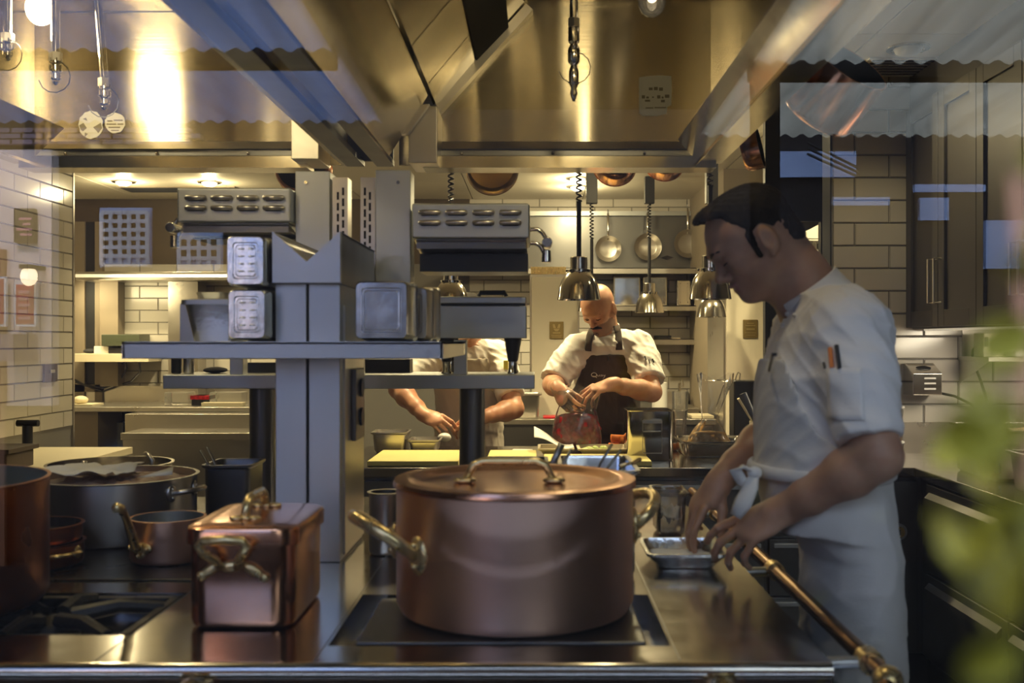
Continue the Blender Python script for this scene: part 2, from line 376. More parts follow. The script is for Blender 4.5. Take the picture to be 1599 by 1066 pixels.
def back_lip(x0, x1, parent):
    M().prism([(3.295,Zp(262,3.3)),(3.40,Zp(262,3.3)),(3.40,Zp(256,3.3)),(3.302,Zp(256,3.3)),(3.302,Zp(244,3.3)),(3.295,Zp(244,3.3))], x0, x1, 'x').done('lip', STEELH, parent)
    M().box(x0, x1, 3.365, 3.40, Zp(244,3.38), Zp(233,3.38)).done('gutter', STEELK, parent)
    M().prism([(3.35,Zp(233,3.36)),(3.40,Zp(233,3.36)),(3.40,Zp(219,3.38))], x0, x1, 'x').done('drip_strip', STEEL, parent)
    for k in range(int((x1-x0)/.30)):
        x = x0+.12+k*.30; M().ell((x,3.362,Zp(240,3.37)), .006, 8, 6).done('bolt', POL, parent)
h2 = thing('exhaust_hood', 'stainless canopy hood above the big lidded copper pot, torn label on its rear face', 'hood', (.06,2.3,ZB))
M().box(-.45, .584, YH, YH+.012, ZB, ZT+.02).done('back_panel', STRK, h2)
M().box(Xp(1115,YH), Xp(1120,YH), YH-.004, YH, ZB+.12, ZT).done('corner_seam', STEELK, h2)
M().box(Xp(781,YH), Xp(784,YH), YH-.003, YH, Zp(62,YH), ZT).done('panel_seam', STEELK, h2)
M().box(-.05, .60, YF, YH+.01, ZT, ZT+.02).done('roof_panel', STRK, h2)
for k in range(3): M().box(-.05, .584, 1.7+k*.55, 1.706+k*.55, ZT-.004, ZT).done('panel_seam', STEELK, h2)
M().box(.584, .600, YF, YH+.01, ZB, ZT).done('side_panel', STEELH, h2)
plate('side_lip', pt(.526,hb), pt(.465,hb+.07), YF, YH-.10, POL, h2)
M().box(.526, .600, YF, YH-.10, ZB-.012, ZB).done('lip_flange', STEELH, h2)
back_lip(-.36, .584, h2)
plate('inner_lip', pt(-.34,.774), pt(-.461,hb), YF, YH-.19, STEELH, h2)
ys = [1.15, 1.47, 1.87, 2.27, 2.67, 3.07, 3.395]
for k in range(6): plate('filter_panel', pt(-.204,.94), pt(-.336,.784), ys[k]+.004, ys[k+1]-.004, STEELH, h2, .02)
plate('filter_slot', pt(-.10,1.04), pt(-.204,.932), YF, YH, DARK, h2, .02)
for y in (1.47,1.87,2.27,2.67,2.9,3.07,3.25): plate('slot_bar', pt(-.10,1.052), pt(-.204,.945), y-.03, y+.03, STEEL, h2, .012)
plate('upper_slope', pt(-.028,1.12), pt(-.10,1.04), YF, YH, STEELH, h2)
plate('hip_frame', pt(-.028,1.105), pt(-.345,.757), YH-.05, YH, STEEL, h2, .03)
M().prism([(-.461,ZB),(-.34,CAMZ+.774),(-.03,ZT),(-.461,ZT)], YF-.01, YF).box(-.461,.6,YF-.02,YF-.005,ZB-.012,ZT).done('front_panel', STEELH, h2)
# box end and tapering cap at the rear end of the inner lip
M().box(Xp(640,3.25), Xp(684,3.25), 3.22, 3.40, Zp(257,3.25), Zp(168,3.25)).done('end_box', STEEL, h2, bevel=.003)
M().prism([(Xp(a,3.2),Zp(b,3.2)) for a,b in ((591,173),(671,163),(638,209),(596,216))], 3.19, 3.215).done('end_cap', STEEL, h2)
h1 = thing('exhaust_hood', 'stainless canopy hood above the burners, with the lit globe lamp and round stickers', 'hood', (-1.13,2.3,ZB))
M().box(-1.66, -.62, YH, YH+.012, ZB, ZT+.02).done('back_panel', STRK, h1)
M().box(-1.66, -.62, YF, YH+.01, ZT, ZT+.02).done('roof_panel', STRK, h1)
M().box(-1.66, -.62, YH-.004, YH, Zp(20,YH), Zp(17.5,YH)).done('panel_seam', STEELK, h1)
M().box(-1.676, -1.66, YF, YH+.01, ZB, ZT).done('side_panel', STEELH, h1)
plate('side_lip', pt(-1.52,.69), pt(-1.63,hb), YF, YH-.10, STEELH, h1)
M().box(-1.676, -1.625, YF, YH-.10, ZB-.012, ZB).done('lip_flange', STEELH, h1)
back_lip(-1.66, Xp(480,3.3), h1)
M().box(Xp(458,3.25), Xp(501,3.25), 3.22, 3.40, Zp(251,3.25), Zp(150,3.25)).done('end_box', STEEL, h1, bevel=.003)
M().box(-.635, -.621, YF, YH-.02, ZB-.005, ZT).done('inner_side_panel', STEELH, h1)
M().box(-1.66,-.62,YF-.02,YF-.005,ZB-.012,ZT).done('front_panel', STEELH, h1)
t = thing('hood_valley', 'dark steel channel closing the gap between the two exhaust hoods', 'hood channel', (-.54,2.3,ZB))
M().box(-.619, -.560, YF, YH-.02, ZB-.008, ZB+.01).done('flange', STEELK, t)
M().box(-.520, -.463, YF, YH-.02, ZB-.008, ZB+.01).done('flange', STEELK, t)
M().box(-.560, -.520, YF, YH-.02, ZB+.05, ZB+.06).done('channel', STEELK, t)
M().box(-.619,-.468,YH-.012,YH,ZB+.012,ZB+.30).done('end_plate', STEELK, t)
# globe lamps
def globe(px, py, Y, lit, label):
    c = P(px,py,Y); t = thing('globe_lamp', label, 'lamp', (c[0],c[1],ZT), None)
    M().ell(c, (.040,.040,.046), 24, 16).done('globe', EMITW if lit else TUB, t)
    M().lathe([(.026,.034),(.030,.040),(.030,.075),(.040,.08),(.040,ZT-c[2]-.0006)], c, 20).done('socket', STEELK, t)
    if lit: lamp('POINT', (c[0],c[1]-.02,c[2]-.06), lit, WARM, .03, name='globe_light')
    else:
        M().ell((c[0],c[1],c[2]+.01), .014, 10, 8).done('bulb', EMITS, t)
globe(63, 14, 2.95, 13, 'lit white globe lamp in the hood over the burners')
globe(1018, 2, 2.95, 0, 'clear glass globe lamp in the hood over the big copper pot')
for hx, hy, hd in ((.20,2.05,h2),(-1.05,2.0,h1)):
    M().ell((hx,hy,2.44), (.035,.035,.045), 16, 10).done('added_jar_lamp', EMITS, hd); M().lathe([(0,.075),(.045,.075),(.045,.045),(.036,.03)], (hx,hy,2.44), 16).done('added_jar_base', STEELK, hd)  # out-of-view jar fittings, added to go with the two fill lights
lamp('POINT', (.20,2.05,2.36), 7, WARM, .04, name='added_hood_fill')  # both point lights are unseen fills, added to light the pots
lamp('POINT', (-1.05,2.0,2.36), 7, WARM, .04, name='added_hood_fill')
# fire-suppression pipes with nozzles
def nozzle(px, py0, py1, Y, label, slant=0, wire=True):
    t = thing('suppression_nozzle', label, 'nozzle', (Xp(px,Y),Y,ZT), None)
    top = (Xp(px,Y)+slant, Y, ZT-.002); z1 = Zp(py1,Y); zj = Zp(py0,Y); x1 = Xp(px,Y)
    M().tube([top,(x1,Y,zj)], .012, 12).done('pipe', POL, t)
    M().tube([(x1,Y,zj+.01),(x1,Y,zj-.014)], .018, 6).done('coupling', STEEL, t)
    L = zj-z1; pr = [(.010,0),(.016,-.08),(.016,-.25),(.010,-.28),(.017,-.34),(.017,-.5),(.009,-.55),(.014,-.62),(.014,-.78),(.008,-.84),(.011,-.9),(.004,-1)]
    M().lathe([(r,z*L) for r,z in pr], (x1,Y,zj), 14).done('nozzle_tip', POL, t)
    if wire:
        pts = [(x1+.012+.05*math.sin(a)*.9-.01, Y-.012, (zj+z1)/2-.02+.045*math.cos(a)) for a in [i*.5 for i in range(10)]]
        M().tube(pts, .0015, 5).done('retaining_wire', STEELK, t)
nozzle(12, 58, 95, 2.9, 'short nozzle pipe at the edge of the burner hood', .0, True)
nozzle(87, 88, 133, 2.9, 'nozzle pipe right beside the lit globe lamp', .0, True)
nozzle(163, 128, 172, 3.0, 'slanted nozzle pipe above the two round stickers', -.03, True)
nozzle(896, 35, 158, 2.9, 'long chrome nozzle pipe hanging in the hood above the big heat lamp', .0, True)
# stickers on the rear faces
def sticker(name, label, outline, Y, marks=(), m=None):
    c = outline[0]; t = thing(name, label, 'sticker', P(c[0],c[1],Y))
    M().prism([(Xp(a,Y),Zp(b,Y)) for a,b in outline], Y-.0022, Y-.0002).done('backing', m or STK, t)
    for mk in marks: M().prism([(Xp(a,Y),Zp(b,Y)) for a,b in mk], Y-.0032, Y-.0022).done('print_mark', STKD, t)
STK = mat('sticker_paper', (.72,.67,.55), 0, .7, .3, 60); STKD = mat('faded_print', (.25,.21,.14), 0, .8)
def rr(x0,y0,x1,y1): return [(x0,y0),(x1,y0),(x1,y1),(x0,y1)]
def circ(cx,cy,r,n=20,jit=0,ry=None): return [(cx+r*(1+random.uniform(-jit,jit))*math.cos(2*PI*i/n), cy+(ry or r)*(1+random.uniform(-jit,jit))*math.sin(2*PI*i/n)) for i in range(n)]
sticker('paper_label', 'torn cream paper label with faded print on the hood rear face', [(998,121),(1012,119),(1030,118),(1048,119),(1049,140),(1048,164),(1042,167),(1041,178),(1024,181),(1003,181),(998,176)], YH,
        [rr(1013,137,1019,141),rr(1021,136,1027,141),rr(1029,137,1035,142),rr(1002,149,1007,154),rr(1009,151,1013,154),rr(1007,156,1015,159),rr(1018,151,1021,153),rr(1026,149,1031,154),rr(1033,151,1036,154),rr(1038,148,1045,153),rr(1032,156,1038,160),rr(1008,168,1020,169.5),rr(1022,167.5,1040,169)])
sticker('round_sticker', 'larger round cream sticker, peeled and torn, on the burner hood', circ(142,195,19,24,.06,22), YH, [[(124,196),(131,192),(136,200),(130,205),(127,203)],[(146,199),(158,192),(160,200),(154,208),(150,203)],[(133,207),(138,209),(133,214)],[(130,186),(135,184),(137,189)]])
sticker('round_sticker', 'smaller round sticker with lines of print, on the burner hood', circ(180,192,16,24,.05), YH, [rr(168,188,176,190),rr(178,187,192,189),rr(167,193,182,195),rr(184,193,193,195),rr(170,198,188,200),rr(174,203,186,204.5)])

# ---------------------------------------------------------------- the cooking island
ZI = .90; IX0, IX1, IY0, IY1 = -1.62, .463, 1.594, 3.30
isl = thing('cooking_island', 'long stainless cooking island the copper pots stand on', 'cooking range', (-.58,2.4,0))
RA = (-.34, .223, 1.684, 2.025); RB = (-1.50, -.69, 1.745, 2.04)
m = M(); xs = [IX0, RB[0], RB[1], RA[0], RA[1], IX1]; yy = [IY0, RA[2], RB[2], RA[3], RB[3], IY1]
for i in range(5):
    for j in range(5):
        cx, cy = (xs[i]+xs[i+1])/2, (yy[j]+yy[j+1])/2
        if any(r[0] < cx < r[1] and r[2] < cy < r[3] for r in (RA, RB)): continue
        m.add([(xs[i],yy[j],ZI),(xs[i+1],yy[j],ZI),(xs[i+1],yy[j+1],ZI),(xs[i],yy[j+1],ZI)], [(0,1,2,3)])
for r in (RA, RB):
    a, b, c, d = r; z = ZI-.045
    m.add([(a,c,ZI),(b,c,ZI),(b,d,ZI),(a,d,ZI),(a,c,z),(b,c,z),(b,d,z),(a,d,z)], [(0,4,5,1),(1,5,6,2),(2,6,7,3),(3,7,4,0),(4,7,6,5)])
m.add([(IX0,IY0,ZI),(IX1,IY0,ZI),(IX1,IY1,ZI),(IX0,IY1,ZI),(IX0,IY0,ZI-.05),(IX1,IY0,ZI-.05),(IX1,IY1,ZI-.05),(IX0,IY1,ZI-.05)], [(0,4,5,1),(1,5,6,2),(2,6,7,3),(3,7,4,0)])
top = m.done('worktop', STEELT, isl, fixn=False)
M().tube([(IX0,IY0+.004,ZI-.012),(IX1,IY0+.004,ZI-.012)], .013, 12).done('nosing', POL, isl)
M().box(IX0+.03, IX1-.03, IY0+.03, IY1-.03, .12, ZI-.05).done('body', STEELK, isl)
M().box(IX0+.005, IX1-.005, IY0+.012, IY0+.03, .62, ZI-.03).done('control_panel', STEELD, isl, bevel=.003)
M().box(IX0+.08, IX1-.08, IY0+.10, IY1-.08, 0, .12).done('plinth', DARK, isl)
for k in range(3): M().box(-1.55+k*.68, -.92+k*.68, IY0+.015, IY0+.03, .15, .60).done('oven_door', STEELK, isl, bevel=.004)
for px in (300, 1130):
    x = Xp(px, IY0); kb = M().tube([(x,IY0+.012,ZI-.052),(x,IY0-.03,ZI-.052)], .028, 20).done('control_knob', BRASS, isl, bevel=.003)
    M().box(x-.05, x+.05, IY0+.004, IY0+.012, ZI-.075, ZI-.035).done('knob_plate', STEELD, isl, bevel=.002)
for a,b in ((-1.50,-.69),): M().box(a, b, 2.14, 3.02, ZI+.0004, ZI+.004).done('hot_plate', HOT, isl, bevel=.002)
for x in (-.688, -.345, .228): M().box(x-.0012, x+.0012, IY0+.01, IY1-.02, ZI, ZI+.0006).done('worktop_joint', STEELK, isl)
RAILM = mat('aged_copper_rail', (.36,.21,.10), 1, .24, .05, 30, rvar=.06, col2=(.24,.13,.06), vscale=8)
# copper guard rail down the side and along the front, on brackets
rx, rz = .545, ZI-.02
rail = [(rx,3.55,rz),(rx,1.62,rz),(rx-.006,1.555,rz),(rx-.03,1.53,rz)]
t = isl
M().tube([(rx,3.55,rz),(rx,2.6,rz),(rx,1.60,rz),(rx-.005,1.565,rz-.003),(rx-.02,1.535,rz-.010),(rx-.05,1.52,rz-.020),(-.6,1.52,rz-.024),(-1.6,1.52,rz-.024)], .0155, 14).done('guard_rail', RAILM, t)
M().ell((rx-.004,1.57,rz), .024, 14, 10).done('rail_elbow', BRASS, t)
for y in (1.67, 2.33, 3.1):
    M().tube([(IX1-.01,y,rz-.005),(rx,y,rz-.002)], .011, 10).lathe([(.0,.0),(.02,.0)], (rx,y,rz)).done('rail_bracket', STEELD, t)
    M().tube([(rx,y-.018,rz),(rx,y+.018,rz)], .021, 14).done('rail_collar', BRASS, t)
# plancha in its recess, lying clear of the recess walls
t = thing('plancha', 'smooth steel griddle plate sunk in the worktop, under the big copper pot', 'griddle', (-.05,1.86,ZI-.045))
M().box(-.298, .186, 1.700, 1.990, ZI-.022, ZI+.002).done('plate', STEELK, t, bevel=.004)
M().box(-.27, .16, 1.72, 1.97, ZI-.0445, ZI-.022).done('plate_support', IRON, t)
# cast-iron pan supports over the burners
def grate(x0, x1, y0, y1, label):
    t = thing('pan_support', label, 'pan support', ((x0+x1)/2,(y0+y1)/2,ZI-.045), 'cast iron pan supports')
    z = ZI-.004; cx, cy = (x0+x1)/2, (y0+y1)/2; r = .012
    fr = M().box(x0,x1,y0,y0+.018,z-.02,z).box(x0,x1,y1-.018,y1,z-.02,z).box(x0,x0+.018,y0,y1,z-.02,z).box(x1-.018,x1,y0,y1,z-.02,z)
    fr.done('frame', IRON, t, bevel=.003)
    for k in range(6):
        a = k*PI/3+.35; d = Vector((math.cos(a),math.sin(a)))
        s = min((x1-cx-.01)/abs(d.x) if abs(d.x)>1e-3 else 9, (y1-cy-.01)/abs(d.y) if abs(d.y)>1e-3 else 9)
        M().tube([(cx+d.x*.035,cy+d.y*.035,z-.006),(cx+d.x*s*.6,cy+d.y*s*.6,z+.006),(cx+d.x*s,cy+d.y*s,z-.004)], [.016,.0135,.012], 8).done('prong', IRON, t)
    M().lathe([(.0,.008),(.03,.006),(.045,-.002),(.05,-.012),(.05,-.026)], (cx,cy,z-.012), 24).done('burner_cap', IRON, t)
    for sx in (x0+.02, x1-.02):
        for sy in (y0+.02, y1-.02): M().box(sx-.01,sx+.01,sy-.01,sy+.01,ZI-.044,z-.018).done('foot', IRON, t)
grate(-1.085, -.70, 1.752, 2.034, 'cast-iron pan support beside the lidded rectangular copper pan')
grate(-1.485, -1.10, 1.752, 2.034, 'cast-iron pan support at the far end of the burner well, largely out of frame')
# ---------------------------------------------------------------- pass: posts, flue box and shelves
YPO = 2.32
ps = thing('pass_shelf', 'tall steel pass on two square posts with a notched flue box', 'shelf unit', (-.51,2.6,ZI))
x0, x1, x2, x3 = Xp(430,YPO), Xp(478.5,YPO), Xp(482,YPO), Xp(531,YPO)
zt = Zp(441,YPO)
M().box(x0, x1, YPO, 2.62, ZI+.0006, zt).done('post', STEELD, ps, bevel=.002)
M().box(x2, x3, YPO, 2.62, ZI+.0006, zt).done('post', STEELD, ps, bevel=.002)
M().box(x1, x2, YPO+.02, 2.6, ZI+.0006, zt).done('post_core', DARK, ps)
M().box(x3, x3+.004, YPO+.04, 2.62, ZI+.01, zt-.05).done('side_sheet', STEEL, ps)
sk = M().box(x3+.004, x3+.016, 2.44, 2.56, Zp(685,2.5), Zp(575,2.5)).done('socket_plate', STEELK, ps, bevel=.003)
for k in range(2): M().tube([(x3+.015,2.50,Zp(605+k*45,2.5)),(x3+.022,2.50,Zp(605+k*45,2.5))], .022, 20).done('socket_insert', BLACK, sk)
a = [(425,361),(478.5,408.5),(531,361),(531,441),(425,441)]
M().prism([(Xp(p,2.29),Zp(q,2.29)) for p,q in a], 2.29, 2.31).done('flue_front', STEELD, ps)
fl = [(425,361),(478.5,408.5),(531,361),(534,361),(478.5,412),(422,361)]
M().prism([(Xp(p,2.29),Zp(q,2.29)) for p,q in ((425,361),(478.5,408.5),(478.5,412),(425,365))], 2.31, 2.78).done('flue_slope', STEELK, ps)
M().prism([(Xp(p,2.29),Zp(q,2.29)) for p,q in ((531,361),(531,365),(478.5,412),(478.5,408.5))], 2.31, 2.78).done('flue_slope', STEELK, ps)
for p in (425, 529): M().box(Xp(p,2.29), Xp(p+2,2.29), 2.31, 2.78, Zp(441,2.29), Zp(362,2.29)).done('flue_side', STEELK, ps)
M().box(Xp(425,2.29), Xp(531,2.29), 2.31, 2.78, Zp(443,2.29), Zp(440,2.29)).done('flue_base', STEELK, ps)
# upper shelf, wrapped round the posts
YS = 2.20; sx0, sx1 = Xp(190,YS), Xp(692,YS); ys1 = 2.91
szt, szb = Zp(533,YS), Zp(560,YS)
M().box(sx0, sx1, YS, YS+.006, szb, szt).done('shelf_edge', STEELD, ps, bevel=.002)
M().box(sx1-.006, sx1, YS, ys1, szb, szt).done('shelf_end', STEEL, ps)
M().box(sx0, sx0+.006, YS, ys1, szb, szt).done('shelf_end', STEEL, ps)
M().box(sx0, sx1, YS, ys1, szt-.006, szt).done('shelf_top', STEELD, ps)
M().box(sx0, sx1, ys1-.006, ys1, szb, szt).done('shelf_edge', STEELD, ps)
# lower shelf on round legs at the rear
YL = 3.0; lx0, lx1 = Xp(254,YL), Xp(835,YL); lzt, lzb = Zp(585,YL), Zp(607,YL)
M().box(lx0, lx1, YL, YL+.30, lzb, lzt).done('lower_shelf', STEELD, ps, bevel=.003)
for pa, pb in ((357,378),(708,728)): M().box(Xp(pa,YL), Xp(pb,YL), YL+.01, YL+.06, lzt, 1.405).done('shelf_strut', STEELD, ps, bevel=.002)
for px in (400, 735): M().tube([(Xp(px,YL),YL+.07,ZI+.0006),(Xp(px,YL),YL+.07,lzb)], 20.5*YL/F, 28).done('leg', STEELK, ps)
M().box(Xp(381,YL+.2), Xp(440,YL+.2), YL+.2, YL+.24, Zp(590,YL+.2), Zp(566,YL+.2)).done('drawer_box', BLACK, ps)
M().box(Xp(570,YL+.2), Xp(640,YL+.2), YL+.2, YL+.28, Zp(590,YL+.2), Zp(561,YL+.2)).done('drawer_box', BLACK, ps)
# upper posts with slotted rails carrying the broilers
YU = 2.84
def upper(pa, pb, pc, pd, py_top):
    M().box(Xp(pa,YU), Xp(pb,YU), YU, YU+.09, szt, Zp(py_top,YU)).done('broiler_post', STEELD, ps, bevel=.003)
    r = M().box(Xp(pc,YU), Xp(pd,YU), YU+.01, YU+.07, szt, Zp(276,YU)).done('slotted_rail', STEEL, ps)
    for k in range(10):
        for c, off in ((pc+.36*(pd-pc),0), (pc+.70*(pd-pc),7)):
            M().box(Xp(c-1.7,YU), Xp(c+1.7,YU), YU+.008, YU+.0105, Zp(311+k*17-off,YU), Zp(299+k*17-off,YU)).done('slot', DARK, r)
upper(461, 515, 518, 542, 267); upper(586, 641, 585, 562, 265)
for p in (478, 622):
    M().tube([(Xp(p,YU),YU+.002,Zp(285,YU)),(Xp(p,YU),YU-.006,Zp(285,YU))], .005, 8).done('screw', POL, ps)
# ---------------------------------------------------------------- two broilers, louvred backs towards us
def broiler(pl, pr, ptop, pbot, side, label, dy):
    Y = 2.80; t = thing('broiler', label, 'broiler', (Xp((pl+pr)/2,Y),Y+.15,Zp(pbot,Y)))
    body = M().box(Xp(pl,Y), Xp(pr,Y), Y, Y+.30, Zp(pbot,Y), Zp(ptop,Y)).done('back_housing', STEELD, t, bevel=.006)
    wd = (pr-pl)
    for r in range(2):
        for c in range(4):
            a = pl+wd*(.075+c*.228)+ (3 if side < 0 else 0); b = a+wd*.155; yc = ptop+dy[r]
            pv = Zp(yc,Y)
            q = M()
            for s in range(6):
                u = s/6; v = (s+1)/6
            q.tube([(Xp(a,Y),Y-.004,pv),(Xp(a,Y)+.004,Y-.009,pv),(Xp(b,Y)-.004,Y-.009,pv),(Xp(b,Y),Y-.004,pv)], .0072, 10)
            q.done('louvre', STEEL, t)
            M().box(Xp(a+1.5,Y), Xp(b-1.5,Y), Y-.010, Y-.0008, Zp(yc+4.6,Y), Zp(yc+3.2,Y)).done('louvre_opening', DARK, t)
    # lower drip hood, sloping back
    o = 4
    M().prism([(Y+.0,Zp(pbot+3,Y)),(Y+.02,Zp(pbot+3,Y)),(Y+.16,Zp(pbot+22,Y+.1)),(Y+.14,Zp(pbot+22,Y+.1))], Xp(pl+o,Y), Xp(pr-o,Y), 'x').done('drip_hood', STEEL, t)
    M().box(Xp(pl+6,Y), Xp(pr-3,Y), Y+.10, Y+.28, Zp(pbot+(52 if side > 0 else 26),Y+.1), Zp(pbot+24,Y+.1)).done('burner_bed', BLACK, t)
    M().box(Xp(pl+6,Y), Xp(pr-6,Y), Y+.02, Y+.28, Zp(pbot+20,Y+.1), Zp(pbot+0,Y)).done('underside', STEELK, t)
    # bent double lever with a round counterweight at the outer end
    ex = Xp(pr if side > 0 else pl, Y); s = side
    k1 = P(0,0,1)
    def q(dx, py): return (ex+s*dx*Y/F, Y+.12, Zp(py,Y))
    p0 = ptop+34
    lv = M().tube([q(0,p0),q(12,p0-1),q(20,p0+4),q(25,p0+12),q(28,p0+20)], 3.6*Y/F, 10).done('lever', POL, t)
    M().tube([q(0,p0+22),q(10,p0+22),q(17,p0+26),q(22,p0+35),q(25,p0+40)], 3.6*Y/F, 10).done('lever', POL, t)
    c = q(28,p0+22); M().tube([(c[0],c[1]-.035,c[2]),(c[0],c[1]+.03,c[2])], 8.5*Y/F, 22).done('lever_knob', POL, t, bevel=.003)
    c = q(27,p0+42); M().tube([(c[0],c[1],c[2]+.016),(c[0],c[1],c[2]-.02)], [7*Y/F,8*Y/F], 18).done('lever_end', POL, t, bevel=.003)
broiler(276, 454, 293, 347, -1, 'raised steel broiler with eight louvres, higher of the pair', (16,32))
broiler(643, 827, 317, 372, 1, 'raised steel broiler with eight louvres, lower of the pair', (15,31))

# ---------------------------------------------------------------- prep counter with its leg along the right wall
YC, XC = 4.06, 1.505
pc = thing('prep_counter', 'long stainless refrigerated counter the bald chef works at, turning along the tiled corner', 'counter', (.5,4.4,0))
M().prism([(-.80,YC),(XC,YC),(XC,1.9),(XR-.014,1.9),(XR-.014,YP-.012),(1.285,YP-.012),(1.285,4.90),(-.80,4.90)], .862, .90, 'z').done('worktop', STEELT, pc, bevel=.004)
M().box(1.285, XR-.012, YP-.022, YP-.010, .90, 1.04).done('upstand', STEEL, pc)
M().box(XR-.024, XR-.012, 1.9, YP-.03, .90, 1.04).done('upstand', STEEL, pc)
M().box(-.76, XC+.05, YC+.05, YP-.03, .15, .862).box(XC+.05, XR-.02, 1.95, YP-.03, .15, .862).done('carcass', STEELK, pc)
def lockdoor(x0, x1):
    d = M().box(x0+.004, x1-.004, YC+.022, YC+.05, .165, .845).done('door', STEELK, pc, bevel=.004)
    return d
lockdoor(-.74,-.2)
d = lockdoor(Xp(1368,YC), Xp(1438,YC))
c = P(1403,830,YC+.02)
M().tube([(c[0],YC+.024,c[2]),(c[0],YC+.012,c[2])], .034, 24).done('lock_ring', STEELD, d, bevel=.003)
M().tube([(c[0],YC+.013,c[2]),(c[0],YC+.006,c[2])], .022, 20).done('lock_barrel', BRASS, d)
M().box(c[0]-.003,c[0]+.003,YC+.003,YC+.007,c[2]-.012,c[2]+.012).done('key_slot', BLACK, d)
for (a, b) in ((-.19,.36),(.37,.92),(.93,Xp(1364,YC))):
    for k in range(3):
        z1 = .845-k*.232; q = M().box(a+.004, b-.004, YC+.022, YC+.05, z1-.222, z1).done('drawer', STEELK, pc, bevel=.004)
        M().box(a+.02, b-.02, YC+.008, YC+.022, z1-.034, z1-.016).done('handle', STEELD, q, bevel=.003)
yy_ = 4.0
for j in range(3):
    y1 = yy_-j*.70; y0 = y1-.69
    for k, (za, zb) in enumerate(((.505,.845),(.165,.495))):
        q = M().box(XC+.022, XC+.05, y0, y1, za, zb).done('drawer', STEELK, pc, bevel=.004)
        M().prism([(XC+.022,zb-.03),(XC+.004,zb-.05),(XC+.004,zb-.075),(XC+.022,zb-.06)], y0+.04, y1-.03, 'y').done('handle', STEELK, q)
M().box(-.7, XC+.1, YC+.12, 4.5, 0, .15).box(XC+.1, XR-.03, 2, YP-.1, 0, .15).done('plinth', DARK, pc)
# dark wall cabinets
XW = 1.667
wc = thing('wall_cabinet', 'dark painted wall cabinets with shaker doors over the counter corner', 'cabinet', (1.98,3.4,1.455))
M().box(XW+.024, XR-.002, 1.8, YP-.012, 1.455, 2.44).done('carcass', CAB, wc, bevel=.003)
M().box(XW+.012, XR-.002, 1.8, YP-.012, 2.44, ZC-.013).done('fascia', CAB, wc)
M().box(XW+.06, XW+.10, 3.3, YP-.05, 1.447, 1.455).done('light_strip', mat('dim_strip_glow',(1,1,1),0,.5,emit=(1,.85,.6),estr=.5), wc)
yb = YP-.014
for k in range(7):
    y1 = yb-k*.365; y0 = y1-.361
    d = M().box(XW+.006, XW+.023, y0, y1, 1.462, 2.43).done('door', CAB, wc)
    for a, b, e, f in ((y0,y0+.06,1.462,2.43),(y1-.06,y1,1.462,2.43),(y0+.06,y1-.06,1.462,1.53),(y0+.06,y1-.06,2.36,2.43)):
        M().box(XW-.006, XW+.006, a, b, e, f).done('door_frame', CAB, d, bevel=.002)
    yh = y0+.028 if k % 2 == 0 else y1-.028
    M().tube([(XW-.006,yh,1.56),(XW-.035,yh,1.56),(XW-.035,yh,1.74),(XW-.006,yh,1.74)], .005, 8).done('handle', STEEL, d)
# wall box, shelf, plugged device, socket plate
t = thing('dispenser_box', 'slotted stainless box on the white tiles, a cable leaving its side', 'wall box', P(1446,592,YP-.05))
a = [(YP-.011,Zp(567,4.55)),(YP-.04,Zp(567,4.55)),(YP-.135,Zp(583,4.45)),(YP-.135,Zp(617,4.45)),(YP-.011,Zp(617,4.5))]
M().prism(a, Xp(1424,4.48), Xp(1469,4.48), 'x').done('housing', POL, t, bevel=.003)
for py in (590.5, 598.5, 607): M().box(Xp(1444,4.46), Xp(1462,4.46), YP-.137, YP-.134, Zp(py+1.3,4.46), Zp(py-1.3,4.46)).done('slot', WHITEP, t)
cx, cz = Xp(1446,4.48), Zp(575,4.5)
ov = M().lathe([(.0,.002),(.030,.002),(.034,0)], (0,0,0), 24, 1, .42); ov.rot((0,0,0), 'X', math.radians(35)); ov.xf(Matrix.Translation((cx,YP-.090,cz+.002))).done('oval_badge', BLACK, t)
t = thing('power_cable', 'thin black cable hanging below the small device on the corner shelf', 'cable', P(1530,560,4.5))
M().tube([P(1528,535,4.5),P(1519,547,4.5),P(1518,560,4.47),P(1530,590,4.5),P(1541,625,4.5),P(1536,650,4.52)], .006, 8).done('cord', BLACK, t)
t = thing('power_cable', 'thin black cable running across the tiles from the slotted steel box', 'cable', P(1471,615,4.5))
M().tube([P(1470,614,4.5),P(1490,618,4.52),P(1515,630,4.55),P(1535,650,4.56)], .006, 8).done('cord', BLACK, t)
t = thing('corner_shelf', 'stainless shelf below the dark wall cabinets', 'shelf', P(1550,560,4.5))
M().box(Xp(1509,4.5), XR-.012, 4.28, YP-.012, Zp(564,4.4), Zp(557,4.4)).done('board', STEEL, t, bevel=.002)
M().prism([(YP-.012,Zp(564,4.4)),(4.30,Zp(564,4.4)),(YP-.012,Zp(600,4.5))], Xp(1511,4.5), Xp(1512.5,4.5), 'x').done('bracket', STEEL, t)
M().box(Xp(1508,4.55), XR-.012, YP-.016, YP-.011, Zp(558,4.5), Zp(515,4.5)).done('back_plate', STEEL, t)
sz = Zp(557,4.4)
t = thing('charger', 'small cream box with a dark badge on the corner shelf', 'device', (Xp(1545,4.42),4.42,sz))
M().box(Xp(1531,4.4), Xp(1560,4.4), 4.37, 4.47, sz+.0006, Zp(520,4.4)).done('case', CREAMP, t, bevel=.004)
M().box(Xp(1537,4.37), Xp(1543,4.37), 4.366, 4.371, Zp(541,4.37), Zp(526,4.37)).done('badge', BLACK, t, bevel=.002)
t = thing('white_tub', 'white plastic lid lying on the corner shelf beside the cream box', 'tub', (Xp(1592,4.4),4.4,sz))
M().box(Xp(1576,4.4), Xp(1612,4.4), 4.34, 4.46, sz+.0006, sz+.032).done('lid', WHITEP, t, bevel=.006)
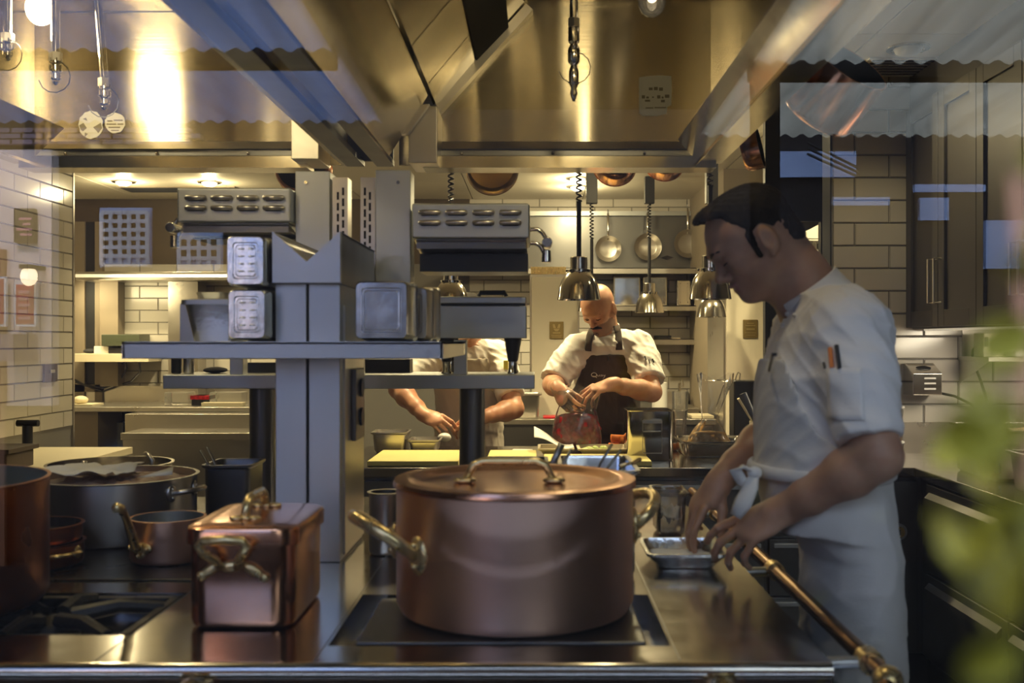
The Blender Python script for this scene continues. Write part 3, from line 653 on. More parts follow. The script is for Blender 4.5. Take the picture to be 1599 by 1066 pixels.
t = thing('socket_outlet', 'white wall socket on the tiles behind the young chef', 'socket', P(1389,586,YP-.01))
M().box(Xp(1384,4.59), Xp(1391,4.59), YP-.018, YP-.009, Zp(604,4.59), Zp(569,4.59)).done('plate', WHITEP, t, bevel=.002)
# deep pans on the right leg
def gn(x0, x1, y0, y1, z0, z1, name, label, m=PAN, group=None, rim=.012, taper=.012, cat='pan', fill=None, fillz=.5, th=.0015):
    """open rectangular steel pan with a flat rim"""
    z0 += .0012; t = thing(name, label, cat, ((x0+x1)/2,(y0+y1)/2,z0), group)
    def rect(a, z, r=.018, n=4):
        X0, X1, Y0, Y1 = x0+a, x1-a, y0+a, y1-a; o = []
        for cx, cy, s in ((X1-r,Y1-r,0),(X0+r,Y1-r,1),(X0+r,Y0+r,2),(X1-r,Y0+r,3)):
            for i in range(n+1):
                q = (s+i/n)*PI/2; o.append((cx+r*math.cos(q), cy+r*math.sin(q), z))
        return o
    rings = [rect(0,z1-.006), rect(0,z1), rect(rim,z1), rect(rim+.003,z1-.008), rect(rim+taper,z0+.010,.022), rect(rim+taper+.008,z0+th,.018)]
    outer = [rect(rim+taper+.006,z0,.018), rect(rim+taper-.002,z0+.010,.022), rect(rim+.001,z1-.012), rect(.001,z1-.007), rect(0,z1-.006)]
    mb = M(); n = len(rings[0])
    for rs in (rings, outer):
        b = len(mb.v); mb.v += [p for r in rs for p in r]
        for j in range(len(rs)-1):
            for i in range(n): mb.f.append((b+j*n+i, b+j*n+(i+1)%n, b+(j+1)*n+(i+1)%n, b+(j+1)*n+i)); mb.mi.append(0)
    mb.add(rings[-1], [tuple(range(n))[::-1]]); mb.add(outer[0], [tuple(range(n))])
    mb.done('pan_body', m, t, smooth=35)
    if fill:
        z = z0+(z1-z0)*fillz; k = rim+taper*.9
        def fn(u, v): return (x0+k+(x1-x0-2*k)*u, y0+k+(y1-y0-2*k)*v, z+.012*math.sin(u*23+v*9)*math.sin(v*17+u*5)+random.uniform(-.004,.004))
        M().grid(fn, 14, 14).done('contents', fill, t, smooth=180)
    return t
gn(1.62, 2.22, 3.62, 4.02, .90, 1.085, 'steel_pan', 'deep filled steel pan by the tiles, rear of two on the counter leg', STEEL, 'pans on the right leg of the counter', fill=MEAT, fillz=.86)
gn(1.60, 2.20, 3.02, 3.50, .90, 1.03, 'steel_pan', 'empty steel pan with a tape label, front of two on the counter leg', STEEL, 'pans on the right leg of the counter')
t = thing('pan_label', 'small cream tape label on the front steel pan', 'label', P(1520,716,3.1)); M().box(1.585,1.600,3.15,3.21,.985,1.005).done('tape', PAPER, t)
# clear tubs of sauce stacked behind the young chef
for k in range(3):
    t = thing('deli_tub', ['lowest clear tub of brown sauce, stacked against the tiles','middle clear tub in the stack against the tiles','topmost clear tub in the stack against the tiles'][k], 'tub', (Xp(1393,4.4),4.4,.90+k*.075), 'stacked deli tubs')
    c = (Xp(1393,4.4),4.4,.90+k*.075)
    M().lathe([(.0,.001),(.042,.001),(.048,.066)], c, 24).done('cup', TUB, t)
    M().lathe([(.0,.004),(.040,.004),(.043,.05 if k == 0 else .03),(.0,.05 if k == 0 else .03)], c, 20).done('sauce', FOOD, t)
    M().lathe([(.0,.074),(.047,.074),(.051,.072),(.051,.066),(.048,.066)], c, 24).done('lid', WHITEP, t)
# ---------------------------------------------------------------- rear kitchen
YBC = 6.6
bc = thing('rear_counter', 'dark-fronted stainless counter behind the bald chef', 'counter', (.45,7,0))
M().box(-.30, 1.17, YBC, 6.885, .865, .90).done('worktop', STEEL, bc, bevel=.004)
M().box(-.28, 1.165, YBC+.04, 6.87, .12, .865).done('carcass', STEELK, bc)
for k in range(3): M().box(-.27+k*.48, .19+k*.48, YBC+.02, YBC+.04, .14, .85).done('door', STEELK, bc, bevel=.004)
M().box(-.2, 1.1, YBC+.1, 6.85, 0, .12).done('plinth', DARK, bc)
def fridge(x0, x1, y, ztop, label, plaque, emblem):
    t = thing('tall_fridge', label, 'fridge', ((x0+x1)/2,y+.2,0))
    M().box(x0-.012, x1+.012, y+.03, y+.62, 0, ztop+.02).done('carcass', STEEL, t, bevel=.004)
    M().box(x0, x1, y, y+.03, .12, ztop).done('door', CREAM, t, bevel=.004)
    a, b, c, d = plaque; p = M().box(Xp(a,y), Xp(b,y), y-.008, y, Zp(d,y), Zp(c,y)).done('plaque', PLAQUE, t, bevel=.002)
    PLR = PLAQR
    for mk in emblem: M().prism([(Xp(u,y),Zp(v,y)) for u,v in mk], y-.0115, y-.008).done('raised_mark', PLR, p)
    return t
PLAQR = mat('bronze_relief', (.46,.36,.16), .7, .4)
fridge(Xp(830,6.9), Xp(902,6.9), 6.9, 1.835, 'cream-doored tall fridge behind the bald chef, bronze plaque with a crest', (858,880,502,529),
       [[(863,506),(866,506),(868,512),(864,512)],[(872,506),(875,506),(874,512),(870,512)],[(864,513),(874,513),(871,517),(867,517)],rr(863,518.5,875,520.5),rr(861,523,877,524),rr(862,525.5,876,526.5)])
fridge(Xp(1134,6.4), Xp(1216,6.4), 6.4, 1.80, 'cream-doored tall fridge behind the young chef, bronze plaque with lines of text', (1160,1183,499,528),
       [rr(1166,504,1177,505.2),rr(1164,507.5,1179,508.7),rr(1165,512.5,1178,515),rr(1163,519,1180,520),rr(1164,522.5,1179,523.5)])
t = thing('air_grille', 'yellow louvred grille on top of the crested fridge', 'vent', P(853,436,6.9))
M().box(Xp(829,6.9), Xp(884,6.9), 6.93, 7.2, 1.8555, 1.905).done('frame', BRASS, t)
for k in range(16): M().box(Xp(831+k*3.3,6.9), Xp(832.4+k*3.3,6.9), 6.922, 6.93, 1.862, 1.90).done('slat', BRASS, t)
# wall panel, hanging rail and pans, shelves
YW = 8.55
t = thing('splash_panel', 'grey steel wall panel behind the hanging frying pans', 'wall panel', P(960,375,YW))
M().box(Xp(815,YW), Xp(1130,YW), YW+.02, YB-.010, Zp(428,YW), Zp(337,YW)).done('sheet', STEELK, t)
t = thing('hanging_rail', 'flat steel rail the frying pans hang from', 'rail', P(960,332,8.5))
M().box(Xp(820,8.5), Xp(1130,8.5), 8.52, 8.54, Zp(336,8.5), Zp(329,8.5)).done('bar', STEELD, t)
for px in (830, 960, 1090): M().box(Xp(px,8.5), Xp(px+4,8.5), 8.54, YB-.01, Zp(335,8.5), Zp(330,8.5)).done('bracket', STEELD, t)
def frypan(px, py, r, ytop, label):
    Y = 8.46; t = thing('frying_pan', label, 'pan', P(px,py,Y), 'frying pans hanging on the rail')
    R = r*Y/F; c = P(px,py,Y)
    b = M().lathe([(0,0),(R*.70,0),(R*.74,.003),(R,.045),(R*1.02,.046),(R*.98,.043),(R*.70,.006),(R*.66,.004),(0,.004)], (0,0,0), 32)
    b.rot((0,0,0), 'X', PI/2).xf(Matrix.Translation((c[0],Y+.05,c[2]))).done('pan_body', STEEL, t)
    M().lathe([(R*.52,-.0006),(R*.56,-.0014),(R*.60,-.0006)], (0,0,0), 32).rot((0,0,0),'X',PI/2).xf(Matrix.Translation((c[0],Y+.049,c[2]))).done('base_ring', STEELK, t)
    z1 = c[2]+R; z2 = Zp(ytop,Y)
    M().tube([(c[0],Y+.035,z1-.03),(c[0],Y+.01,z1+.03),(c[0],Y+.03,z2-.05),(c[0],Y+.055,z2)], [.010,.008,.010,.006], 8, flat=.5).done('handle', POL, t)
    M().tube([(c[0],Y+.055,z2-.01),(c[0],Y+.055,z2+.02),(c[0],Y+.075,z2+.03)], .004, 6).done('hook', STEELK, t)
frypan(950, 388, 20, 331, 'frying pan on the wall rail, between the two nearest lamp cords')
frypan(1012, 385, 21, 331, 'frying pan on the wall rail, behind the thin straight lamp cord')
frypan(1075, 380, 22, 322, 'deeper frying pan hanging highest on the wall rail')
t = thing('wall_badge', 'small black diamond badge on the steel panel below the pans', 'badge', P(1042,402,8.55))
M().prism([(Xp(a,8.55),Zp(b,8.55)) for a,b in ((1032,402),(1042,398.5),(1052,402),(1042,405.5))], 8.555, 8.57).done('plate', BLACK, t)
def shelf(p0, p1, py, y0, label, lip=8, brackets=True):
    t = thing('wall_shelf', label, 'shelf', P((p0+p1)/2,py,y0)); z = Zp(py,y0); h_ = lip*y0/F
    M().box(Xp(p0,y0), Xp(p1,y0), y0, YB-.011, z-.006, z).done('board', STEEL, t)
    M().box(Xp(p0,y0), Xp(p1,y0), y0, y0+.006, z-h_, z).done('front_lip', STEEL, t)
    for px in (p0+6, p1-10): M().prism([(y0+.02,z-.006),(YB-.011,z-.006),(YB-.011,z-.10)], Xp(px,y0), Xp(px,y0)+.006, 'x').done('bracket', STEEL, t)
    return z
shelf(700, 1128, 418, 8.25, 'long steel wall shelf right below the hanging frying pans', 9)
zs2 = shelf(958, 1133, 477, 8.25, 'steel wall shelf carrying the upright square pans', 8)
zs3 = shelf(1020, 1131, 529, 8.35, 'lowest steel wall shelf over the tiled niche', 9)
for k, (a, b, py, m_) in enumerate([(958,1000,432,POL),(1004,1042,432,POL),(1057,1079,437,POL),(1084,1100,436,POL)]):
    y = 8.32; z0 = zs2
    t = thing('square_pan', ['square pan on edge on the wall shelf, nearest the bald chef','square pan standing on edge behind the thin-corded lamp','square pan standing on edge past the thin-corded lamp','narrow square pan standing on edge behind the nose of the young chef'][k], 'pan', (Xp((a+b)/2,y),y,z0), 'square pans on the wall shelf')
    x0, x1, z1 = Xp(a,y), Xp(b,y), Zp(py,y); e = .025
    M().box(x0, x1, y, y+.14, z0, z1).done('pan_body', m_, t, bevel=.012, seg=3)
    for q in ((x0+e,x1-e,z0+e,z0+e+.006),(x0+e,x1-e,z1-e-.006,z1-e),(x0+e,x0+e+.006,z0+e,z1-e),(x1-e-.006,x1-e,z0+e,z1-e)):
        if q[1]-q[0] > 0 and q[3]-q[2] > 0: M().box(q[0],q[1],y-.004,y+.001,q[2],q[3]).done('pressed_rim', POL, t)
t = thing('kitchen_knife', 'black-handled knife lying on the lowest wall shelf', 'knife', P(1035,527,8.45))
M().tube([P(1021,526,8.45),P(1048,526,8.45)], .012, 8).done('handle', BLACK, t); M().box(Xp(1048,8.45),Xp(1062,8.45),8.44,8.46,zs3,zs3+.012).done('blade', POL, t)
t = thing('steel_tray', 'thin dark tray on the lowest wall shelf, near its end', 'tray', P(1105,528,8.45)); M().box(Xp(1085,8.45),Xp(1129,8.45),8.40,8.55,zs3,zs3+.016).done('tray_body', STEELK, t, bevel=.004)
t = thing('sink_unit', 'steel sink bench standing against the tiled niche', 'sink', P(1080,650,8.2))
M().box(Xp(1032,8.1), 1.285, 8.0, YB-.011, .80, .88).done('basin_front', STEEL, t, bevel=.006); M().box(Xp(1032,8.1), 1.285, YB-.03, YB-.011, .88, .98).done('upstand', STEEL, t)
M().box(Xp(1036,8.1), 1.28, 8.05, YB-.03, 0, .80).done('carcass', STEELK, t)
M().tube([(1.2,8.5,.88),(1.2,8.5,1.05),(1.2,8.35,1.08),(1.2,8.3,1.03)], .012, 8).done('tap', POL, t)
# things on the rear counter
gn(Xp(775,6.75), Xp(846,6.75), 6.63, 6.86, .90, .90+.16, 'steel_pan', 'deep steel pan on the rear counter, beside the third chef\'s elbow', STEEL)
t = thing('cutting_board', 'pale cutting board on the rear counter behind the brown pickle bag', 'board', (Xp(1148,6.75),6.75,.90)); M().box(Xp(1078,6.7),Xp(1112,6.7),6.63,6.86,.9006,.92).done('board', BOARDW, t, bevel=.003)
t = thing('black_cooker', 'black appliance with a wire handle on the counter behind the cream cup', 'appliance', (Xp(1164,4.75),4.78,.90))
M().box(Xp(1146,4.74), Xp(1182,4.74), 4.74, 4.86, .9006, Zp(594,4.74)).done('housing', BLACK, t, bevel=.008)
M().tube([P(1148,595,4.76),P(1150,586,4.76),P(1153,581,4.76),P(1156,583,4.76),P(1154,595,4.76)], .003, 6).done('wire_handle', STEEL, t)
t = thing('water_jug', 'clear glass jug at the edge of the rear counter', 'jug', (Xp(1065,6.75),6.75,.90))
M().lathe([(0,.002),(.05,.002),(.055,.17),(.052,.17),(.048,.008),(0,.008)], (Xp(1062,6.75),6.75,.9006), 20).done('jug_body', TUB, t)
t = thing('paper_roll', 'white kitchen roll standing on the rear counter behind the bald chef', 'paper roll', (Xp(1030,6.75),6.75,.90))
M().lathe([(.02,0),(.05,0),(.05,.23),(.02,.23)], (Xp(1030,6.75),6.75,.9006), 24).done('roll', PAPER, t)
t = thing('red_cloth', 'red lid lying on the rear counter left of the berry bag', 'lid', (Xp(862,6.75),6.75,.90)); M().box(Xp(848,6.7),Xp(880,6.7),6.65,6.8,.9006,.914).done('lid', mat('red_plastic',(.6,.02,.03),0,.4), t, bevel=.004)
# ---------------------------------------------------------------- heat lamps
def heat_lamp(px, ptop, pbot, wpx, Y, ztop, label, coil, box=None, lit=5):
    R = wpx/2*Y/F; zb, zt = Zp(pbot,Y), Zp(ptop,Y); x = Xp(px,Y); H = zt-zb
    t = thing('heat_lamp', label, 'lamp', (x,Y,zb), 'heat lamps over the pass')
    pr = [(R,0),(R*.985,H*.04),(R*.90,H*.30),(R*.78,H*.48),(R*.60,H*.60),(R*.52,H*.64)]
    M().lathe(pr+[(R*.50,H*.63),(R*.58,H*.59),(R*.76,H*.47),(R*.88,H*.30),(R*.965,H*.04),(R*.98,0)], (x,Y,zb), 40).done('shade', POL, t)
    M().lathe([(R*.50,H*.63),(R*.55,H*.65),(R*.55,H*.70),(R*.40,H*.72),(R*.40,H*.98),(R*.36,H),(0,H)], (x,Y,zb), 32).done('collar', POL, t)
    for k in range(8):
        a = 2*PI*k/8; M().ell((x+R*.553*math.cos(a),Y+R*.553*math.sin(a),zb+H*.675), (R*.05,R*.05,H*.03), 8, 6).done('vent_hole', BLACK, t)
    if lit:
        M().ell((x,Y,zb+H*.34), R*.40, 14, 10).done('bulb', EMITS, t)
        lamp('SPOT', (x,Y,zb+H*.2), lit, (1,.72,.42), .04, aim=(x,Y,0), spot=2.5, blend=.8, name='heat_lamp_light')
    zc = Zp(coil,Y); M().tube([(x,Y,zt-.003),(x,Y,zc)], R*.115 if R > .08 else R*.13, 10).done('cord_sleeve', BLACK, t)
    n = 18; turns = max(8, int((ztop-zc)/.022)); pts = [(x+.011*math.cos(2*PI*i/8), Y+.011*math.sin(2*PI*i/8), zc+(ztop-zc)*i/(turns*8)) for i in range(turns*8+1)]
    M().tube(pts, .0042, 5).done('coiled_cord', BLACK, t)
    if box: M().box(x-.035, x+.035, Y-.03, Y+.03, Zp(318,Y), ztop).done('ceiling_box', BLACK, t, bevel=.003)
    return t
ZCB = ZC-.013
heat_lamp(904, 401, 468, 68, 4.35, ZCB, 'large polished heat lamp hanging right over the bald chef\'s forehead', 314, lit=5.5)
heat_lamp(1109, 399, 467, 66, 4.35, ZCB, 'large polished heat lamp in front of the young chef\'s nose', 290, lit=5.5)
heat_lamp(704, 421, 478, 58, 4.5, ZCB, 'polished heat lamp half hidden behind the grey box on the lower shelf', 375, lit=5.5)
heat_lamp(1014, 442, 488, 45, 7.4, ZCB, 'small polished heat lamp in front of the upright square pans', 372, True, lit=9)
heat_lamp(1111, 450, 495, 47, 6.1, ZCB, 'small polished heat lamp just below the lamp at the young chef\'s nose', 372, True, lit=9)
heat_lamp(924, 440, 486, 45, 6.5, ZCB, 'small heat lamp hidden behind the largest lamp, only its coiled cord showing', 372, True, lit=9)
# ---------------------------------------------------------------- far-left bench and window corner
YLB = 7.80
lb = thing('rear_bench', 'low stepped stainless bench below the tiles, behind the stockpots', 'bench', (-2.6,8,0))
M().box(-3.9, Xp(440,YLB), YLB, YB-.011, .865, .90).done('worktop', STEEL, lb, bevel=.004)
M().box(-3.9, Xp(440,YLB), YB-.03, YB-.011, .90, 1.03).done('upstand', STEEL, lb)
M().box(Xp(195,7.6), Xp(440,7.6), 7.60, YLB, Zp(676,7.6), .862).done('step_front', STEEL, lb, bevel=.004)
M().box(Xp(188,7.2), Xp(440,7.2), 7.20, 7.60, Zp(687,7.2), Zp(676,7.2)).done('step_ledge', STEEL, lb, bevel=.004)
M().box(Xp(192,7.25), Xp(440,7.25), 7.25, 7.6, .05, Zp(687,7.2)).done('lower_front', STEEL, lb)
M().box(-3.9, Xp(158,7.9), YLB+.04, 8.5, .05, .865).done('carcass', BEIGE, lb)
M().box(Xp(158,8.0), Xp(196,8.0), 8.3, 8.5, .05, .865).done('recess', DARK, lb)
t = thing('oven_display', 'small lit blue display in the dark recess under the bench', 'display', P(186,706,8.2))
M().box(Xp(180,8.2), Xp(192,8.2), 8.2, 8.28, Zp(735,8.2), Zp(660,8.2)).done('frame', STEELD, t); M().box(Xp(184,8.19), Xp(190,8.19), 8.19, 8.2, Zp(714,8.19), Zp(700,8.19)).done('screen', EMITB, t)
t = thing('hanging_shelf', 'long bright steel shelf over the tiled wall at the far end', 'shelf', P(260,430,8.2))
M().box(Xp(118,8.2), Xp(380,8.2), 8.2, YB-.011, Zp(437,8.2), Zp(424,8.2)).done('board', STEEL, t, bevel=.003)
M().box(Xp(118,8.2), Xp(380,8.2), 8.196, 8.2, Zp(433,8.2), Zp(428,8.2)).done('light_strip', mat('added_edge_glow',(1,1,1),0,.5,emit=(1,.78,.45),estr=.35), t)  # glowing strip added as the fitting of the bench fill
t = thing('low_shelf', 'pale shelf with small things against the far tiled wall', 'shelf', P(170,556,8.3))
M().box(Xp(110,8.3), Xp(232,8.3), 8.3, YB-.011, Zp(565,8.3), Zp(552,8.3)).done('board', BOARDW, t, bevel=.003)
zl = Zp(552,8.3)
t = thing('kitchen_scale', 'dark green-topped kitchen scale on the pale shelf', 'scale', (Xp(195,8.4),8.45,zl))
M().box(Xp(172,8.4), Xp(220,8.4), 8.36, 8.56, zl, zl+.05).done('body', BLACK, t, bevel=.005); M().box(Xp(163,8.4), Xp(222,8.4), 8.34, 8.57, Zp(540,8.4), Zp(522,8.4)).done('pan', mat('dark_green_plastic',(.06,.07,.04),0,.4), t, bevel=.004)
t = thing('plastic_box', 'white plastic box on the pale shelf beside the scale', 'box', (Xp(160,8.4),8.45,zl)); M().box(Xp(148,8.4),Xp(171,8.4),8.38,8.55,zl,zl+.06).done('body', WHITEP, t, bevel=.005)
t = thing('folded_cloth', 'crumpled dark cloth on the pale shelf, near the wall corner', 'cloth', (Xp(135,8.4),8.45,zl)); M().ell((Xp(137,8.4),8.45,zl+.02),(.055,.06,.02),14,8).done('fabric', TROUSER, t)
t = thing('cable_loop', 'looped black cable hanging on the tiles below the pale shelf', 'cable', P(190,570,8.5))
M().tube([P(191,568,8.5),P(196,560,8.45),P(198,575,8.5),P(185,598,8.55),P(160,606,8.55),P(130,600,8.55),P(112,590,8.55)], .008, 8).tube([P(218,562,8.5),P(219,580,8.52),P(205,595,8.55),P(160,611,8.55),P(118,596,8.55)], .008, 8).done('cord', BLACK, t)
t = thing('bread_roll', 'pale bun on a board at the corner of the far bench', 'bun', (Xp(125,8.0),8.0,.90)); M().ell((Xp(126,8.0),8.0,.945),(.055,.06,.032),16,10).done('bun', BOARDW, t); M().box(Xp(112,8),Xp(152,8),7.9,8.12,.9012,.915).done('board', BOARDW, t)
d2 = struct(M().box(Xp(112,8.55), Xp(132,8.55), 8.55, YB-.002, .9, 2.4).box(Xp(148,8.55), Xp(160,8.55), 8.55, YB-.002, .9, 2.4).box(Xp(112,8.55), Xp(160,8.55), 8.55, YB-.002, .98, 1.04).done('window_2', BEIGE))
M().box(Xp(132,8.57), Xp(148,8.57), 8.572, 8.58, 1.04, 2.4).done('pane', DARK, d2)
t = thing('duct_column', 'brown cladding column between the dark window and the far tiles', 'column', P(175,480,8.5)); M().box(Xp(160,8.5), Xp(188,8.5), 8.45, YB-.011, 1.03, Zp(424,8.5)).done('cladding', BEIGE, t)
t = thing('steel_upright', 'tall steel sheet at the end of the far tiled wall', 'panel', P(285,500,8.4)); M().box(Xp(266,8.4), Xp(312,8.4), 8.35, 8.565, .905, Zp(440,8.4)).done('sheet', STEEL, t)
t = thing('light_switch', 'dark square switch plate on the near tiled wall', 'switch', (XL,6.36,Zp(582,6.36)))
M().box(XL+.008, XL+.022, 6.27, 6.44, Zp(596,6.36), Zp(568,6.36)).done('plate', mat('bronze_switch',(.10,.075,.05),.6,.45), t, bevel=.002); M().box(XL+.022, XL+.030, 6.33, 6.39, Zp(582,6.36), Zp(577,6.36)).done('lever', STEEL, t)
t = thing('pull_handle', 'black T-shaped lever standing before the near tiled wall', 'lever', P(43,690,5.4))
M().tube([P(43,724,5.4),P(43,664,5.4)], .026, 12).done('stem', BLACK, t); M().tube([P(27,660.5,5.4),P(60,660.5,5.4)], .018, 12).done('crossbar', BLACK, t)
lz = Zp(722,5.4)
t = thing('side_bench', 'pale-topped bench against the near tiled wall', 'bench', (-2.6,5.3,0)); M().box(XL+.014, Xp(72,5.1), 5.0, 6.2, lz-.04, lz).done('top', BOARDW, t, bevel=.003); M().box(XL+.03, Xp(68,5.1), 5.05, 6.15, 0, lz-.04).done('carcass', STEELK, t)
t = thing('wooden_box', 'dark wooden box on the bench at the frame edge', 'box', P(8,730,5.1)); M().box(XL+.014, Xp(22,5.1), 5.03, 5.3, lz, Zp(706,5.1)).done('body', BROWN, t, bevel=.004); M().box(XL+.012, Xp(28,5.1), 5.01, 5.32, Zp(706,5.1), Zp(699,5.1)).done('lid', BROWN, t, bevel=.003)
for k, (a, b, py, m_) in enumerate([(260,297,612,TUB),(302,322,617,BLACK),(330,380,612,TUB)]):
    t = thing(['glass_jar','spice_tin','clear_box'][k], ['clear square jar on the far bench under the lower shelf','black tin with a red band on the far bench','clear box of trays on the far bench by the round leg'][k], ['jar','tin','box'][k], (Xp((a+b)/2,8.0),8.0,.90))
    M().box(Xp(a,8.0), Xp(b,8.0), 7.95, 8.12, .901, Zp(py,8.0)).done('body', m_, t, bevel=.006)
    if k == 1: M().box(Xp(a-1,8.0), Xp(b+8,8.0), 7.94, 8.10, Zp(py+6,8.0), Zp(py,8.0)).done('band', RED, t)
    if k == 2: M().box(Xp(a-10,7.95), Xp(b+4,7.95), 7.86, 7.94, .9012, .93).done('tray', BOARDW, t)

# ---------------------------------------------------------------- pots and pans on the island
def pot_body(c, r, h, m, mi=None, rim=.004, foot=.02, n=72, name='pot_body', parent=None, wall=.004, lip=0.0):
    """open pot: outside wall, rolled rim, inside"""
    mb = M(); mb.lathe([(0,0),(r-foot,0),(r-foot*.35,foot*.25),(r,foot),(r,h-.004),(r+lip,h-.001),(r+lip,h),(r-wall,h)], c, n)
    if mi: mb.cur = 1
    mb.lathe([(r-wall,h),(r-wall,foot+wall),(r-foot-wall,wall),(0,wall)], c, n)
    return mb.done(name, [m, mi] if mi else m, parent, smooth=35)
TIN = mat('dull_tinned_lining', (.42,.45,.46), 1, .42, .05, 20)
def loop_handle(c, r, ang, zlo, w_, out, rise, m, parent, rad=.011, fs=1.0):
    """cast side handle: two feet on the pot wall, bow leaning up and outward"""
    A = lambda a, rr_, z: (c[0]+rr_*math.cos(a), c[1]+rr_*math.sin(a), z)
    pts = []
    for i in range(13):
        u = i/12; a = ang+(u-.5)*2*w_*(1.0 if .1 < u < .9 else .95); k = math.sin(PI*u)**.55
        pts.append(A(ang+(u-.5)*2*w_/r, r+.006+out*k, zlo+rise*k))
    hd = M().tube(pts, [rad*.9]+[rad]*11+[rad*.9], 12).done('side_handle', m, parent, smooth=180)
    for u in (-1, 1):
        a = ang+u*w_/r; p = A(a, r+.003, zlo); q = M()
        q.ell((0,0,0), (.009*fs,.026*fs,.034*fs), 14, 10); q.xf(Matrix.Translation(p) @ Matrix.Rotation(a, 4, 'Z')); q.done('handle_foot', m, hd, smooth=180)
        for dz in (-.018*fs, .018*fs):
            b = A(a, r+.011*fs, zlo+dz); M().ell(b, .006*fs, 8, 6).done('rivet', m, hd, smooth=180)
def spun(name, col, col2, rough):
    m = mat(name, col, 1, rough, .05, 30, (.4,.4,60), rvar=.06, col2=col2, vscale=4); nt = m.node_tree; b = nt.nodes['Principled BSDF']
    b.inputs['Anisotropic'].default_value = .8; tz = nt.nodes.new('ShaderNodeCombineXYZ'); tz.inputs[2].default_value = 1; nt.links.new(tz.outputs[0], b.inputs['Tangent']); return m
SPUNS = spun('spun_steel', (.42,.41,.40), (.34,.33,.32), .36)
SPUN = spun('spun_copper', (.90,.63,.50), (.80,.53,.41), .50)
pc0 = (-.037, 1.92, ZI+.0028); PR = .2205; PH = 1.1335-(ZI+.0028)
t = thing('copper_stockpot', 'big lidded hammered copper pot in the middle of the cooktop', 'pot', pc0)
def hammered(name, col, col2, rough, hs, st):
    m = mat(name, col, 1, rough, rvar=.05, col2=col2, vscale=5); nt = m.node_tree; N = nt.nodes; L = nt.links
    co = N.new('ShaderNodeTexCoord'); v = N.new('ShaderNodeTexVoronoi'); v.inputs['Scale'].default_value = hs; v.feature = 'SMOOTH_F1'; L.new(co.outputs['Object'], v.inputs['Vector'])
    b = N.new('ShaderNodeBump'); b.inputs['Strength'].default_value = st; b.inputs['Distance'].default_value = .004; L.new(v.outputs['Distance'], b.inputs['Height']); L.new(b.outputs[0], N['Principled BSDF'].inputs['Normal'])
    return m
HAMM = hammered('hammered_copper', (.88,.58,.45), (.78,.48,.36), .44, 60, .10)
pot_body(pc0, PR, PH, SPUN, TIN, parent=t, foot=.022, n=96, lip=.002)
zl = pc0[2]+PH+.0004
lid = M().lathe([(0,.004),(.155,.004),(.178,.006),(.190,.012),(.205,.014),(PR+.004,.012),(PR+.006,.006),(PR+.006,.001),(PR-.002,.001)], (pc0[0],pc0[1],zl), 96).done('lid', COPPERP, t, smooth=50)
hp = []
for i in range(11):
    u = i/10; x = pc0[0]+(u-.5)*.165; k = min(1, math.sin(PI*u)*2.6)
    hp.append((x-.01, pc0[1]-.02, zl+.010+.034*k))
lh = M().tube(hp, [.006]+[.0075]*9+[.006], 10).done('lid_handle', BRASS, lid, smooth=180)
for s in (hp[0], hp[-1]):
    M().ell((s[0],s[1],zl+.009), (.022,.014,.006), 14, 8).done('handle_foot', BRASS, lid, smooth=180)
loop_handle(pc0, PR, math.radians(203), 1.030, .075, .075, .062, BRASS, t, .0125)
loop_handle(pc0, PR, math.radians(20), 1.055, .075, .055, .045, BRASS, t, .0115)
# big open copper pot cut by the frame
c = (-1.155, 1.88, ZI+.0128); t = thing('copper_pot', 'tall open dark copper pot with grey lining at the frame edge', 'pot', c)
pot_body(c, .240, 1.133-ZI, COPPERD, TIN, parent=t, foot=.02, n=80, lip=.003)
loop_handle(c, .240, math.radians(170), 1.04, .07, .06, .05, BRASS, t)
# stainless rondeau with paper and meat
HOTZ = ZI+.004
c = (-1.069, 2.62, HOTZ); rr_ = .196; hh = 1.060-HOTZ
t = thing('rondeau', 'wide stainless pan of cooked meat with crumpled paper on top', 'pot', c)
pot_body(c, rr_, hh, SPUNS, STEEL, parent=t, foot=.02, n=72, lip=.006)
for a in (math.radians(-14), math.radians(166)): loop_handle(c, rr_, a, HOTZ+hh-.035, .05, .04, .008, STEEL, t, .006, .6)
t2 = thing('braised_meat', 'braised meat filling the wide stainless pan', 'food', (c[0],c[1],HOTZ+.02))
def fm(u, v):
    q = math.sqrt(u)*(rr_-.008); a = v*2*PI; return (c[0]+q*math.cos(a), c[1]+q*math.sin(a), HOTZ+hh-.016+(0.010*math.sin(q*70+3*math.cos(a*3))+.006*math.sin(a*7+q*90))*(1-u*.8))
M().grid(fm, 12, 48).done('meat', MEAT, t2, smooth=180)
M().lathe([(0,.02),(.12,.02),(.17,.06),(.165,hh-.02)], c, 32).done('broth', MEAT, t2)
def crumple(x0, x1, y0, y1, z, amp, seed, rise=lambda u,v: 0, n=22):
    R_ = random.Random(seed); w1 = [(R_.uniform(-9,9), R_.uniform(-9,9), R_.uniform(0,6)) for _ in range(7)]
    def fn(u, v):
        q = sum(abs(math.sin((u*a+v*b)+p))-.6 for a, b, p in w1)/7
        return (x0+(x1-x0)*u+.006*math.sin(v*9+seed), y0+(y1-y0)*v+.006*math.sin(u*8), z+amp*q+rise(u,v))
    return M().grid(fn, n, n)
t2 = thing('parchment_sheet', 'crumpled sheet of parchment lying over the braised meat', 'paper', (c[0]-.07,c[1],HOTZ+hh))
crumple(c[0]-.165, c[0]+.03, c[1]-.11, c[1]+.11, HOTZ+hh+.012, .045, 3).done('sheet', PAPER, t2, solid=.0012, smooth=180)
t2 = thing('paper_scrap', 'small white paper corner sticking out of the meat pan', 'paper', (c[0]+.11,c[1]-.04,HOTZ+hh))
